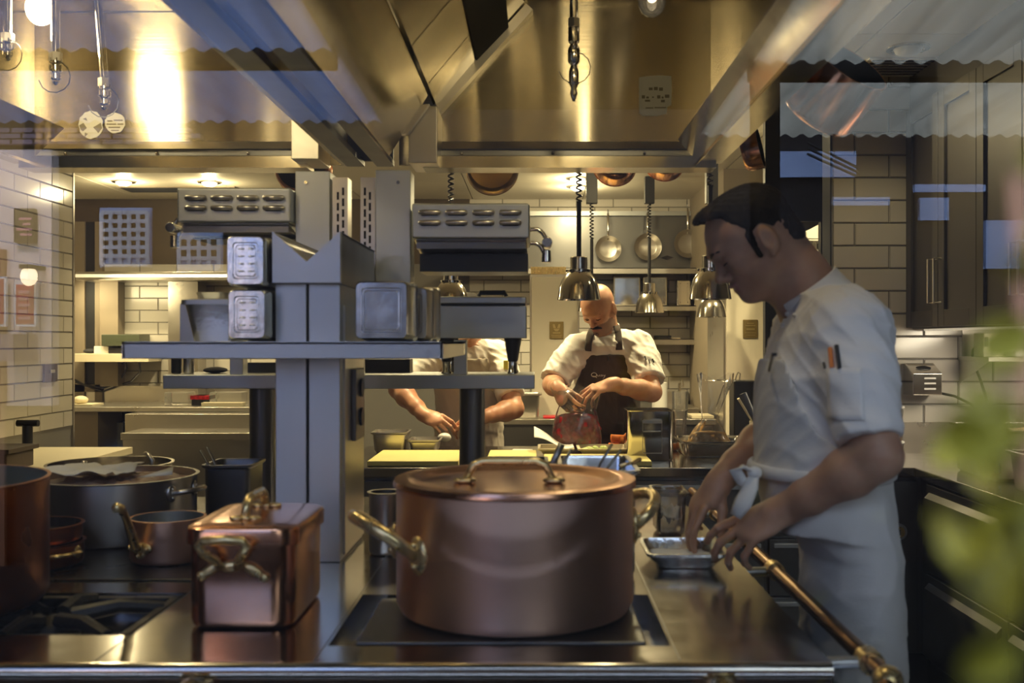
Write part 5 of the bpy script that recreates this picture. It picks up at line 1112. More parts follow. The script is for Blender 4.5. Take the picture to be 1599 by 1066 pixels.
# ---------------------------------------------------------------- people: one continuous surface per body, grown from a distance field
def nv(a): a = np.asarray(a, float); return a/np.linalg.norm(a)
class Field:
    def __init__(s): s.pr = []; s.lo = np.array([9e9]*3); s.hi = -s.lo; s.disp = None
    def _b(s, pts, r):
        for p in pts: s.lo = np.minimum(s.lo, np.asarray(p)-r); s.hi = np.maximum(s.hi, np.asarray(p)+r)
    def cone(s, a, b, r1, r2, k=.02):
        a = np.asarray(a, float); b = np.asarray(b, float); ab = b-a; L2 = float(ab@ab)+1e-12; s._b((a,b), max(r1,r2)+k)
        def f(p):
            t = np.clip(((p-a)@ab)/L2, 0, 1); q = p-a-t[:,None]*ab; return np.sqrt((q*q).sum(1))-(r1+(r2-r1)*t)
        s.pr.append((f, k, 'u')); return s
    def chain(s, pts, rs, k=.02):
        for i in range(len(pts)-1): s.cone(pts[i], pts[i+1], rs[i], rs[i+1], k)
        return s
    def ell(s, c, r, R=None, k=.02, op='u'):
        c = np.asarray(c, float); r = np.asarray(r, float); R = np.eye(3) if R is None else np.asarray(R, float)   # rows of R: local axes
        if op == 'u': s._b((c,), r.max()+k)
        def f(p):
            q = (p-c)@R.T; k0 = np.sqrt(((q/r)**2).sum(1)); k1 = np.sqrt(((q/r**2)**2).sum(1))+1e-9; return k0*(k0-1)/k1
        s.pr.append((f, k, op)); return s
    def fn(s, f, k=.005, op='s', box=None):
        if box: s._b(box, 0)
        s.pr.append((f, k, op)); return s
    def loft(s, lv, k=.03, ang=0, piv=(0,0)):
        lv = sorted(lv); Z = np.array([l[0] for l in lv]); A = np.array(lv)
        for z, cx, cy, ax, ay in lv: s._b(((cx-max(ax,ay),cy-max(ax,ay),z),(cx+max(ax,ay),cy+max(ax,ay),z)), k)
        def f(p):
            z = p[:,2]; cx, cy, ax, ay = (np.interp(z, Z, A[:,i]) for i in (1,2,3,4))
            n = np.sqrt(((p[:,0]-cx)/ax)**2+((p[:,1]-cy)/ay)**2); d = (n-1)*np.minimum(ax,ay)*np.clip(.55+.45*n, .5, 1.3)
            return np.maximum(d, np.maximum(Z[0]-z, z-Z[-1]))
        s.pr.append((f, k, 'u')); return s
    def ev(s, p, idx=None):
        d = np.full(len(p), 1.0)
        for i, (f, k, op) in enumerate(s.pr):
            if idx is not None and not idx[i]: continue
            g = f(p)
            if op == 'u':
                h_ = np.maximum(k-np.abs(d-g), 0)/k; d = np.minimum(d, g)-h_*h_*k*.25
            else:
                g = -g if op == 's' else g; h_ = np.maximum(k-np.abs(d-g), 0)/k; d = np.maximum(d, g)+h_*h_*k*.25
        if s.disp is not None: d = d+s.disp(p)
        return d
    def mesh(s, res):
        B = 14; lo = s.lo-2*res; n = np.ceil((s.hi-lo)/res/B).astype(int)+1; N = n*B+1
        D = np.full(N, .05, np.float32); half = B*res*.5*1.7321
        ii = np.stack(np.meshgrid(*[np.arange(k) for k in n], indexing='ij'), -1).reshape(-1,3)
        cen = lo+(ii+.5)*B*res; act = np.stack([f(cen) for f, k, op in s.pr], 1)
        ks = np.array([k for f, k, op in s.pr]); isu = np.array([op == 'u' for f, k, op in s.pr])
        near = act < (half*1.25+ks+.01); hit = (near & isu).any(1); oo = np.arange(B+1)*res
        L = np.stack(np.meshgrid(oo, oo, oo, indexing='ij'), -1).reshape(-1,3)
        deep = (act[:,isu].min(1) < -half*1.6)
        for q in np.nonzero(hit)[0]:
            i, j, k = ii[q]*B
            idx = near[q] | ~isu
            D[i:i+B+1,j:j+B+1,k:k+B+1] = s.ev(lo+ii[q]*B*res+L, idx).reshape(B+1,B+1,B+1)
        S = D < 0
        c = np.zeros(np.array(S.shape)-1, np.uint8)
        for a in (0,1):
            for b in (0,1):
                for e in (0,1): c += S[a:S.shape[0]-1+a, b:S.shape[1]-1+b, e:S.shape[2]-1+e]
        I = np.argwhere((c > 0) & (c < 8)); vid = np.full(c.shape, -1, np.int32); vid[tuple(I.T)] = np.arange(len(I))
        off = [(a,b,e) for a in (0,1) for b in (0,1) for e in (0,1)]
        val = np.stack([D[I[:,0]+a, I[:,1]+b, I[:,2]+e] for a,b,e in off], 1); acc = np.zeros((len(I),3)); cnt = np.zeros(len(I))
        for p in range(8):
            for q in range(p+1, 8):
                if sum(abs(off[p][m_]-off[q][m_]) for m_ in range(3)) != 1: continue
                va, vb = val[:,p], val[:,q]; m_ = (va < 0) != (vb < 0); t = np.where(m_, va/np.where(m_, va-vb, 1), 0)
                P_ = np.array(off[p])+(np.array(off[q])-np.array(off[p]))*t[:,None]; acc += P_*m_[:,None]; cnt += m_
        V_ = lo+(I+acc/cnt[:,None])*res; Fs = []
        for ax in range(3):
            sl0 = [slice(None)]*3; sl1 = [slice(None)]*3; sl0[ax] = slice(0,-1); sl1[ax] = slice(1,None)
            E = np.argwhere(S[tuple(sl0)] != S[tuple(sl1)]); b_, c_ = (ax+1)%3, (ax+2)%3
            E = E[(E[:,b_] > 0) & (E[:,c_] > 0) & (E[:,b_] < c.shape[b_]) & (E[:,c_] < c.shape[c_])]
            ins = S[tuple(E.T)]
            def at(db, dc): Q = E.copy(); Q[:,b_] -= db; Q[:,c_] -= dc; return vid[tuple(Q.T)]
            q = np.stack([at(1,1), at(0,1), at(0,0), at(1,0)], 1); q[~ins] = q[~ins][:,::-1]; Fs.append(q[(q >= 0).all(1)])
        return V_, np.concatenate(Fs)
    def obj(s, name, mats, parent, res, paint=None):
        V_, F_ = s.mesh(res); o0 = np.array(WL[parent.name]); me = bpy.data.meshes.new(name)
        me.vertices.add(len(V_)); me.vertices.foreach_set('co', (V_-o0).astype(np.float32).ravel())
        me.loops.add(F_.size); me.loops.foreach_set('vertex_index', F_.ravel().astype(np.int32))
        me.polygons.add(len(F_)); me.polygons.foreach_set('loop_start', np.arange(0, F_.size, 4, dtype=np.int32))
        mats = mats if isinstance(mats, (list, tuple)) else [mats]
        for m_ in mats: me.materials.append(m_)
        if paint is not None: me.polygons.foreach_set('material_index', paint(V_[F_].mean(1)).astype(np.int32))
        me.update(calc_edges=True); me.validate()
        return link(name, me, parent, Vector(WL[parent.name]), smooth=180)
def hand(fd, wrist, d, n, left, curl, sc=1.0, splay=.06, thumb=(.55,.75,.35), tcurl=(.2,.35)):
    """palm and five fingers from the wrist along d; n is where the palm faces; curl: bend of each finger's three joints"""
    d = nv(d); n = np.asarray(n, float); n = nv(n-d*(n@d)); sd = np.cross(n, d) if left else np.cross(d, n); w_ = np.asarray(wrist, float)
    q = lambda a, b, c: w_+(d*a+sd*b+n*c)*sc
    R = np.stack([d, sd, n])
    fd.ell(q(.048,-.002,.0), np.array([.054,.040,.0165])*sc, R, .018)
    fd.cone(w_-d*.02*sc, q(.02,0,0), .027*sc, .026*sc, .02)
    fd.cone(q(.015,.020,.006), q(.052,.030,.010), .019*sc, .014*sc, .012)
    base = [(.088,.031),(.094,.0105),(.090,-.0105),(.081,-.030)]; ln = [(.043,.026,.021),(.048,.030,.022),(.044,.028,.021),(.034,.021,.019)]; rr0 = (.0094,.0097,.0092,.0082)
    for i in range(4):
        a, b = base[i]; p = q(a-.012, b, 0); ang = 0.0; ds = nv(d+sd*splay*(1.5-i)); pts = [p]; rs = [rr0[i]*1.12*sc]
        for j in range(3):
            ang += curl[i][j]; v = ds*math.cos(ang)+n*math.sin(ang); p = p+v*(ln[i][j]+(.012 if j == 0 else 0))*sc; pts.append(p); rs.append(rr0[i]*(1-.09*(j+1))*sc)
        fd.chain(pts, rs, .0035)
    v = nv(d*thumb[0]+sd*thumb[1]+n*thumb[2]); v2 = nv(v+n*tcurl[0]+d*.35); v3 = nv(v2+n*tcurl[1]+d*.2)
    p0 = q(.022,.024,.006); p1 = p0+v*.040*sc; p2 = p1+v2*.032*sc; p3 = p2+v3*.026*sc
    fd.chain([p0,p1,p2,p3], [.0150*sc,.0115*sc,.0105*sc,.0088*sc], .005)
class Head:
    def __init__(s, O, yaw_dir, pitch, roll=0, sc=1.0):
        """yaw_dir: horizontal unit direction the face looks to; pitch: how far it bows"""
        h_ = nv((*yaw_dir,0)); z = np.array([0,0,1.]); s.O = np.asarray(O, float); s.F = h_*math.cos(pitch)-z*math.sin(pitch); s.U = h_*math.sin(pitch)+z*math.cos(pitch); s.S = np.cross(s.F, s.U); s.k = sc
        s.R = np.stack([s.F, s.U, s.S])
    def w(s, f, u, t=0): return s.O+(s.F*f+s.U*u+s.S*t)*s.k
    def loc(s, p): return ((p-s.O)@s.R.T)/s.k
    def build(s, fd, brow=1.0, jaw=1.0):
        k = s.k; E = lambda c, r, kk=.02, op='u': fd.ell(s.w(*c), np.array(r)*k, s.R, kk, op)
        C = lambda a, b, r1, r2, kk=.02: fd.cone(s.w(*a), s.w(*b), r1*k, r2*k, kk)
        E((-.004,.042,0), (.096,.079,.076)); E((.034,.036,0), (.060,.074,.063)); E((.044,-.018,0), (.045,.066,.054))
        for t in (-1, 1):
            C((.0,-.040,t*.050), (.068,-.080,t*.014), .020*jaw, .017*jaw, .03); E((.060,-.006,t*.044), (.026,.018,.017), .02)
        E((.079,-.079,0), (.017,.014,.020), .02); E((.066,-.050,0), (.031,.024,.031), .02)
        C((.088,.036,-.030), (.088,.036,.030), .0115*brow, .0115*brow, .018); C((.093,.036,-.010), (.093,.036,.010), .010, .010, .015)
        for t in (-1, 1):
            E((.103,.013,t*.032), (.016,.014,.019), .012, 's'); E((.079,.013,t*.031), (.0145,.0125,.015), .005)
        C((.089,.022,0), (.112,-.015,0), .0080, .0098, .012); C((.112,-.015,0), (.099,-.024,0), .0098, .008, .008)
        for t in (-1, 1): E((.098,-.021,t*.0120), (.010,.0075,.006), .006)
        C((.097,-.043,-.013), (.097,-.043,.013), .0058, .0058, .006); C((.101,-.0425,-.004), (.101,-.0425,.004), .005, .005, .006)
        C((.093,-.055,-.012), (.093,-.055,.012), .0070, .0070, .007); E((.103,-.0490,0), (.010,.0022,.021), .003, 's')
        for t in (-1, 1):
            e = s.R.copy()
            fd.ell(s.w(-.006,.0,t*.077), np.array([.019,.033,.008])*k, s.R, .006); fd.ell(s.w(-.002,.002,t*.086), np.array([.010,.019,.006])*k, s.R, .004, 's')
            fd.cone(s.w(.004,-.030,t*.077), s.w(.0,-.022,t*.078), .007*k, .007*k, .005)
def folds(seed, amp, n=6, lam=(.05,.12), axis=None, fine=.0):
    R_ = np.random.RandomState(seed); W = []
    for i in range(n):
        v = R_.normal(size=3)
        if axis is not None: v = v*.45+np.asarray(axis)*(1 if i % 2 else -1)
        W.append((nv(v)*2*PI/R_.uniform(*lam), R_.uniform(0,6.3), nv(R_.normal(size=3))*2*PI/.3, R_.uniform(0,6.3)))
    def f(p):
        d = 0
        for a, b, c, e in W:
            q = np.sin(p@a+b+1.6*np.sin(p@c+e)); d = d+(1-np.abs(q))**2.2*np.clip(np.sin(p@c*.7+b)+.35, 0, 1)
        return (.6-d/n*1.8)*amp
    return f
def lerp(a, b, t): return np.asarray(a, float)*(1-t)+np.asarray(b, float)*t
def band(a, b, up, w_, th=.003, n=2):
    """flat strip along points a (list), width w_ across direction up"""
# ---- the young chef at the counter end
YC0 = 2.20
chef = thing('person', 'young dark-haired chef in white jacket and apron bending over the foil tray', 'person', (.64,2.2,0))
HD = Head(P(1184,381,2.2), (-1,0), math.radians(35), sc=.985)
SN, SF = np.array([.630,2.045,1.425]), np.array([.630,2.365,1.425])
EN, WN = np.array([.652,1.945,1.182]), np.array(P(1222,797,2.08))
EF, WF = np.array([.585,2.50,1.185]), np.array(P(1124,751,2.39))
NB = np.array([.612,2.20,1.475])
fd = Field(); HD.build(fd)
fd.chain([HD.w(-.036,-.015), lerp(HD.w(-.036,-.03), NB, .55), NB], [.058,.057,.066], .03); fd.cone(HD.w(.03,-.058), NB+np.array([-.035,0,.01]), .034, .045, .03)
fd.loft([(.80,.672,2.2,.060,.13),(.95,.668,2.2,.070,.14),(1.15,.625,2.2,.100,.15),(1.35,.622,2.2,.11,.175),(1.44,.625,2.2,.085,.15)], .05)
for S_, E_, W_ in ((SN,EN,WN),(SF,EF,WF)):
    fd.chain([S_, lerp(S_,E_,.5), E_], [.058,.050,.043], .02); fd.chain([E_, lerp(E_,W_,.28), lerp(E_,W_,.7), W_], [.043,.047,.036,.0275], .02)
c1 = [(.12,.40,.30),(.28,.50,.40),(.42,.55,.45),(.55,.65,.5)]
hand(fd, WN, (-.80,.16,-.46), (-.35,.50,-.78), True, c1, 1.04, .11, (.80,.35,.5))
c2 = [(.25,.40,.30),(.35,.5,.4),(.5,.6,.45),(.62,.7,.5)]
hand(fd, WF, (-.66,-.10,-.72), (.72,.30,-.60), False, c2, 1.0, .08, (.70,.45,.62), (.1,.1))
def paint(c):
    q = HD.loc(c); m = np.zeros(len(c), int)
    m[(q[:,0] > .088) & (q[:,1] < -.0385) & (q[:,1] > -.062) & (np.abs(q[:,2]) < .021)] = 1
    return m
body = fd.obj('body', [SKIN, LIP], chef, .0036, paint)
hf = Field(); k = HD.k
hf.ell(HD.w(-.010,.050), np.array([.097,.085,.0815])*k, HD.R, .02); hf.ell(HD.w(.045,.106), np.array([.052,.024,.056])*k, HD.R, .03); hf.ell(HD.w(.066,.113), np.array([.026,.016,.044])*k, HD.R, .02)
hf.ell(HD.w(-.056,-.016), np.array([.048,.052,.060])*k, HD.R, .025)
def loc(f): return lambda p: f(HD.loc(p))
def face_cut(q):
    e = .080+.022*np.clip(q[:,0]/.07,0,1)+.014*np.cos(q[:,2]*35); fx = .026+.02*np.clip((q[:,1]-.03)/.05,0,1)
    return np.maximum(fx-q[:,0], q[:,1]-e)
hf.fn(loc(face_cut), .008, 's')
hf.fn(loc(lambda q: np.maximum(-(.885*q[:,0]-.465*q[:,1]+.024), q[:,1]+.006)), .006, 's')
hf.ell(HD.w(-.006,.0,-.082), np.array([.024,.036,.022])*k, HD.R, .004, 's'); hf.ell(HD.w(-.006,.0,.082), np.array([.024,.036,.022])*k, HD.R, .004, 's')
for t in (-1, 1): hf.cone(HD.w(.024,.03,t*.0705), HD.w(.025,-.020,t*.0665), .009, .007, .006)
hf.disp = folds(5, .005, 7, (.012,.03), HD.S)
hair = hf.obj('hair', HAIR, chef, .0032)
for t in (-1, 1):
    M().tube([HD.w(.103,.033,t*.012), HD.w(.102,.039,t*.026), HD.w(.088,.037,t*.046)], [.0038,.0048,.0025], 8, flat=.8).done('eyebrow', HAIR, chef, smooth=180)
    M().tube([HD.w(.092,.006,t*.020), HD.w(.0935,.0055,t*.030), HD.w(.086,.008,t*.043)], [.0012,.0020,.0015], 6).done('eyelash', HAIR, chef, smooth=180)
# jacket
jf = Field()
TORSO = [(1.00,.625,2.2,.122,.180),(1.12,.612,2.2,.130,.185),(1.24,.610,2.2,.131,.192),(1.32,.614,2.2,.131,.203),(1.40,.624,2.2,.122,.200),(1.455,.628,2.2,.098,.165),(1.49,.622,2.2,.072,.105)]
jf.loft(TORSO, .03)
jf.cone(SN+np.array([0,.02,.0]), SF-np.array([0,.02,.0]), .072, .072, .06); jf.cone(NB+np.array([.01,-.04,-.02]), SN+np.array([0,.03,.01]), .06, .062, .06); jf.cone(NB+np.array([.01,.04,-.02]), SF-np.array([0,.03,-.01]), .06, .062, .06)
def sleeve(f, S_, E_, r0, r1, t=1.0, k=.03):
    H = lerp(S_, E_, t); f.chain([S_, lerp(S_,H,.45), H+(H-S_)*.12], [r0, (r0+r1)*.505, r1], k); return H, nv(H-S_)
HN, DN = sleeve(jf, SN, EN+np.array([-.012,.0,.0]), .078, .071, .90); HF_, DF = sleeve(jf, SF, EF, .076, .068, .90)
jf.fn(lambda p: np.where(p[:,1] < 2.10, -((p-HN)@DN), 1.0)*1.0, .003, 's') if False else None
def hem(H, Dd, rad): return lambda p: np.maximum(-((p-H)@Dd), np.sqrt(np.maximum(((p-H)**2).sum(1)-((p-H)@Dd)**2, 0))-rad)
jf.fn(hem(HN, DN, .10), .004, 's'); jf.fn(hem(HF_, DF, .10), .004, 's')
jf.disp = folds(11, .016, 8, (.07,.16), (.3,.2,.9))
jk = jf.obj('chef_jacket', CLOTH, chef, .0050)
ax = nv(HD.w(-.03,-.05)-NB); B0 = NB+ax*.002
q = M().lathe([(.086,-.012),(.080,.015),(.075,.050),(.071,.051),(.076,.015),(.080,-.012)], (0,0,0), 40)
q.xf(Matrix.Translation(Vector(B0)) @ Vector(ax).to_track_quat('Z','X').to_matrix().to_4x4()).done('collar', CLOTH, jk, smooth=60)
# apron: bib, skirt, ties
def grow(lv, a): return [(z,cx,cy,ax_+a,ay+a) for z,cx,cy,ax_,ay in lv]
af = Field(); af.loft(grow([l for l in TORSO if l[0] <= 1.41], .008), .02)
zb = np.array([1.00,1.13,1.155,1.18,1.22,1.28,1.36,1.42]); xb = np.array([.80,.80,.68,.615,.560,.532,.512,.500])
af.fn(lambda p: np.maximum(p[:,0]-np.interp(p[:,2], zb, xb), p[:,2]-1.365), .004, 'i')
af.loft([(.42,.684,2.2,.112,.200),(.75,.679,2.2,.104,.195),(.95,.676,2.2,.102,.192),(1.06,.640,2.2,.122,.194),(1.13,.613,2.2,.139,.195)], .02)
af.disp = folds(23, .009, 7, (.09,.2), (.2,.6,.5))
ap = af.obj('apron', CLOTHB, chef, .0055)
def ring_pts(z, cx, cy, ax_, ay, a0, a1, n=24, dz=0): return [(cx+ax_*math.cos(a0+(a1-a0)*i/n), cy+ay*math.sin(a0+(a1-a0)*i/n), z+dz*math.sin(PI*i/n)) for i in range(n+1)]
M().tube(ring_pts(1.128,.612,2.2,.143,.199,0,2*PI), .009, 8, flat=1.6).done('apron_tie', CLOTHB, ap, smooth=180)
kx = P(1178,738,2.10)
M().ell(kx, (.016,.016,.014), 12, 8).done('tie_knot', CLOTHB, ap, smooth=180)
M().tube([kx,P(1160,728,2.09),P(1149,735,2.09),P(1158,752,2.10),P(1166,758,2.10)], [.010,.013,.014,.013,.008], 8, flat=.35).done('tie_loop', CLOTHB, ap, smooth=180)
M().tube([kx,P(1172,760,2.08),P(1160,785,2.08),P(1148,806,2.08)], [.010,.017,.021,.014], 8, flat=.3).done('tie_end', CLOTHB, ap, smooth=180)
def surf(px, py, f, y0=1.80, y1=2.45, off=.001):
    """the point of field f first met on the ray through a pixel"""
    ys = np.linspace(y0, y1, 400); pts = np.array([P(px,py,y) for y in ys]); d = f.ev(pts); i = int(np.argmax(d < off)); return Vector(pts[i])
for i, (px, py) in enumerate(((1229,490),(1222,508),(1240,492))): M().ell(surf(px,py,jf,off=.002), .005, 10, 8).done('button', CLOTH, jk, smooth=180)
def pen(a, b, r, m, name='pen'):
    p, q = surf(*a, jf, off=.004), surf(*b, jf, off=.004); M().tube([p,q], r, 8).done(name, m, jk)
pen((1296,543),(1299,574), .0045, PENOR, 'orange_pen'); pen((1306,539),(1311,576), .0045, BLACK, 'black_pen'); pen((1286,566),(1288,574), .003, BLACK, 'pen_clip')
p_ = surf(1207,553,af,off=.006); q_ = surf(1201,578,af,off=.005); r_ = surf(1213,553,af,off=.006); M().tube([r_,p_,q_], .003, 8).done('pocket_pen', BLACK, ap)
# sleeve pocket: a thin stitched patch
pk = M(); nn = 8
g = [[surf(1290+57*i/nn+4*j/nn, 574+82*j/nn, jf, off=.0035) for i in range(nn+1)] for j in range(nn+1)]
pk.grid(lambda u, v: g[round(v*nn)][round(u*nn)], nn, nn).done('sleeve_pocket', CLOTH, jk, solid=.002, smooth=180)
# trousers and shoes
tf = Field(); 
for y in (2.115, 2.285): tf.chain([(.667,2.2+(y-2.2)*.85,.85),(.667,y,.52),(.68,y,.10)], [.070,.062,.056], .02)
tf.obj('trousers', TROUSER, chef, .010)
for y in (2.115, 2.285):
    s_ = Field(); s_.cone((.70,y,.05),(.52,y,.035),.048,.036,.02); s_.fn(lambda p: p[:,2]-.002, .003, 's') if False else None
    s_.fn(lambda p: .004-p[:,2], .004, 'i'); s_.obj('shoe', SHOE, chef, .008)
# ---- the bald chef with the brown apron
def seated_hands(): pass
bald = thing('person', 'bald bearded chef in white jacket and brown apron filling a bag of berries', 'person', (.345,5.05,0))
HB = Head(P(936,482,5.0), (-.50,-.866), math.radians(41), sc=1.0)
SL, SR = np.array(P(899,545,5.02)), np.array(P(1000,541,5.05)); NB2 = np.array([.350,5.075,1.440])
EL, WLh = np.array([.085,4.90,1.195]), np.array(P(872,607,4.70)); ER, WR = np.array(P(1018,612,4.86)), np.array(P(955,600,4.70))
fd = Field(); HB.build(fd, 1.1, 1.08)
fd.chain([HB.w(-.036,-.015), NB2], [.058,.066], .03); fd.cone(HB.w(.03,-.06), NB2+np.array([-.01,-.035,.0]), .034, .045, .03)
fd.loft([(.85,.35,5.08,.15,.10),(1.15,.35,5.08,.155,.10),(1.32,.35,5.07,.17,.105),(1.40,.35,5.06,.14,.085)], .05)
for S_, E_, W_ in ((SL,EL,WLh),(SR,ER,WR)):
    fd.chain([S_, lerp(S_,E_,.5), E_], [.058,.052,.045], .02); fd.chain([E_, lerp(E_,W_,.3), lerp(E_,W_,.7), W_], [.045,.047,.036,.028], .02)
cg = [(.5,.7,.4),(.6,.8,.5),(.7,.8,.5),(.8,.9,.5)]
hand(fd, WLh, (.25,-.55,-.50), (.75,.25,-.45), False, cg, 1.0, .06, (.8,.35,.5))
cg2 = [(.45,.45,.3),(.5,.5,.35),(.55,.55,.4),(.6,.6,.4)]
hand(fd, WR, (-.88,-.28,-.22), (-.15,.35,-.90), True, cg2, 1.05, .10, (.8,.3,.5))
def paintb(c):
    q = HB.loc(c); m = np.zeros(len(c), int)
    m[(q[:,1] < -.028) & (q[:,0] > .0) & (q[:,1] > -.098) & (np.abs(q[:,2]) < .066) & (q[:,0]*.4-q[:,1] > .045)] = 2
    m[(q[:,1] > .010) & (q[:,1] < .075) & (q[:,0] < -.0) & (np.abs(q[:,2]) > .03)] = 0
    m[(q[:,0] > .090) & (q[:,1] < -.0385) & (q[:,1] > -.062) & (np.abs(q[:,2]) < .021)] = 1
    return m
fd.obj('body', [SKINW, LIP, STUB], bald, .0048, paintb)
for t in (-1, 1):
    M().tube([HB.w(.100,.033,t*.012), HB.w(.098,.039,t*.028), HB.w(.084,.035,t*.047)], [.0030,.0036,.002], 8).done('eyebrow', HAIR, bald, smooth=180)
    M().tube([HB.w(.0925,.006,t*.018), HB.w(.094,.0055,t*.030), HB.w(.086,.008,t*.044)], [.0014,.0024,.0015], 6).done('eyelash', HAIR, bald, smooth=180)
M().tube([HB.w(.088,-.050,-.030), HB.w(.101,-.037,-.016), HB.w(.107,-.034,0), HB.w(.101,-.037,.016), HB.w(.088,-.050,.030)], [.003,.0060,.0060,.0060,.003], 8).done('moustache', HAIR, bald, smooth=180)
M().ell(HB.w(.094,-.078,0), (.011,.011,.012), 12, 8).done('chin_beard', mat('dark_beard',(.10,.055,.035),0,.7), bald, smooth=180)
jf2 = Field(); T2 = [(.95,.35,5.08,.165,.125),(1.12,.35,5.08,.170,.128),(1.25,.35,5.075,.182,.128),(1.34,.35,5.07,.190,.120),(1.395,.35,5.065,.165,.10),(1.435,.35,5.07,.105,.075)]
jf2.loft(T2, .03); jf2.cone(SL+np.array([.02,0,0]), SR-np.array([.02,0,0]), .070, .070, .05)
for s_, n_ in ((SL,-1),(SR,1)): jf2.cone(NB2+np.array([.04*n_,0,-.035]), s_+np.array([-.02*n_,0,.008]), .055, .062, .05)
H1, D1 = sleeve(jf2, SL, EL, .078, .082, .93); H2, D2 = sleeve(jf2, SR, ER, .080, .086, .80)
jf2.fn(hem(H1, D1, .115), .004, 's'); jf2.fn(hem(H2, D2, .115), .004, 's')
jf2.disp = folds(31, .018, 9, (.06,.14), (.5,.2,.8))
jk2 = jf2.obj('chef_jacket', CLOTH, bald, .0065)
ax = nv(HB.w(-.03,-.05)-NB2)
M().lathe([(.082,-.02),(.076,.010),(.071,.042),(.067,.043),(.072,.010),(.078,-.02)], (0,0,0), 36).xf(Matrix.Translation(Vector(NB2)) @ Vector(ax).to_track_quat('Z','X').to_matrix().to_4x4()).done('collar', CLOTH, jk2, smooth=60)
af2 = Field(); af2.loft(grow([l for l in T2 if l[0] <= 1.36], .010), .02)
zc_ = np.array([.9,1.08,1.18,1.28,1.36]); xc_ = np.array([.24,.21,.150,.110,.088])
af2.fn(lambda p: np.maximum(np.maximum(np.abs(p[:,0]-.343)-np.interp(p[:,2], zc_, xc_), p[:,2]-1.345), p[:,1]-5.09), .004, 'i')
af2.loft([(.40,.35,5.09,.19,.15),(.75,.35,5.09,.185,.145),(1.00,.35,5.085,.178,.138)], .02)
af2.disp = folds(41, .008, 6, (.09,.2), (.8,.2,.3))
ap2 = af2.obj('apron', BROWN, bald, .007)
def surf2(px, py, f=None, off=.006): return surf(px, py, f or jf2, 4.7, 5.15, off)
jfs = Field(); jfs.pr = list(jf2.pr); jfs.disp = jf2.disp; jfs.cone(NB2-ax*.03, NB2+ax*.045, .084, .078, .01)
for pts in (((918,548),(919,535),(921,524),(925,514)),((967,546),(966,530),(965,518),(962,508))):
    M().tube([surf2(a, b, jfs, off=.006) for a, b in pts], .017, 8, flat=.22).done('apron_strap', BROWN, ap2, smooth=180)
LOGO = mat('white_stitching', (.75,.72,.66), 0, .7)
def stroke(pts): M().tube([surf2(a, b, af2, .004) for a, b in pts], .0018, 5).done('embroidered_letter', LOGO, ap2, smooth=180)
Q0 = [(927.5+4.2*math.cos(a), 585+3.2*math.sin(a)) for a in [i*.52 for i in range(13)]]
stroke(Q0); stroke([(925,587),(929,587.5),(932,589.5)]); stroke([(932.5,584.5),(933,587),(935,587),(936,584.5),(936.4,587.3)])
stroke([(940,585.5),(938,585),(937.6,587),(940,587),(940.4,585),(941,587.4)]); stroke([(942,585),(943,587),(945,585),(944,588.5),(941.5,591)])
M().tube([surf2(949,556,af2,.005), surf2(950,563,af2,.005)], .004, 6).done('pocket_pen', BLACK, ap2)
for k, (px, py) in enumerate(((1007,556),(1013,561),(1019,560))): M().tube([surf2(px,py,jf2,.005), surf2(px+2,py+6,jf2,.005)], .003, 6).done('sleeve_pen', BLACK, jk2)
tf = Field()
for x in (.26,.44): tf.chain([(.35+(x-.35)*.9,5.09,.95),(x,5.09,.5),(x,5.10,.10)], [.085,.07,.058], .03)
tf.obj('trousers', TROUSER, bald, .012)
for x in (.26,.44):
    s_ = Field(); s_.cone((x,5.12,.05),(x,4.95,.035),.048,.036,.02); s_.fn(lambda p: .004-p[:,2], .004, 'i'); s_.obj('shoe', SHOE, bald, .010)
# ---- the third chef, head hidden behind the grey box
th_ = thing('person', 'chef in white behind the pass shelf, head hidden, working with bare forearms', 'person', (-.335,5.2,0))
H3 = Head(P(733,499,5.02), (-.15,-.99), math.radians(48), sc=1.0)
SL3, SR3 = np.array(P(683,553,5.2)), np.array(P(779,553,5.2)); NB3 = np.array([-.335,5.20,1.415])
EL3, WL3 = np.array(P(622,607,5.05)), np.array(P(664,649,4.86)); ER3, WR3 = np.array(P(803,638,5.05)), np.array(P(755,651,4.86))
fd = Field(); H3.build(fd); fd.chain([H3.w(-.036,-.015), NB3], [.058,.066], .03)
fd.loft([(.85,-.335,5.22,.15,.10),(1.15,-.335,5.22,.155,.10),(1.30,-.335,5.21,.17,.105),(1.38,-.335,5.2,.14,.085)], .05)
for S_, E_, W_ in ((SL3,EL3,WL3),(SR3,ER3,WR3)):
    fd.chain([S_, lerp(S_,E_,.5), E_], [.058,.052,.046], .02); fd.chain([E_, lerp(E_,W_,.3), lerp(E_,W_,.7), W_], [.046,.049,.037,.029], .02)
hand(fd, WL3, (.60,-.45,-.16), (.55,.2,-.65), False, cg, 1.05, .06, (.8,.35,.5)); hand(fd, WR3, (-.80,-.35,-.25), (-.45,.3,-.80), True, cg, 1.05, .06, (.8,.35,.5))
fd.obj('body', SKINW, th_, .0055)
hf = Field(); hf.ell(H3.w(-.012,.052), np.array([.098,.084,.082]), H3.R, .02); hf.fn(lambda p: np.maximum(.03-H3.loc(p)[:,0], H3.loc(p)[:,1]-.095), .008, 's'); hf.fn(lambda p: H3.loc(p)[:,1]+.02, .008, 's'); 
hf.disp = folds(6, .004, 6, (.02,.04)); hf.obj('hair', HAIR, th_, .008)
jf3 = Field(); T3 = [(.95,-.335,5.22,.165,.125),(1.12,-.335,5.22,.170,.128),(1.25,-.335,5.215,.185,.128),(1.32,-.335,5.21,.190,.120),(1.375,-.335,5.205,.165,.10),(1.41,-.335,5.2,.105,.075)]
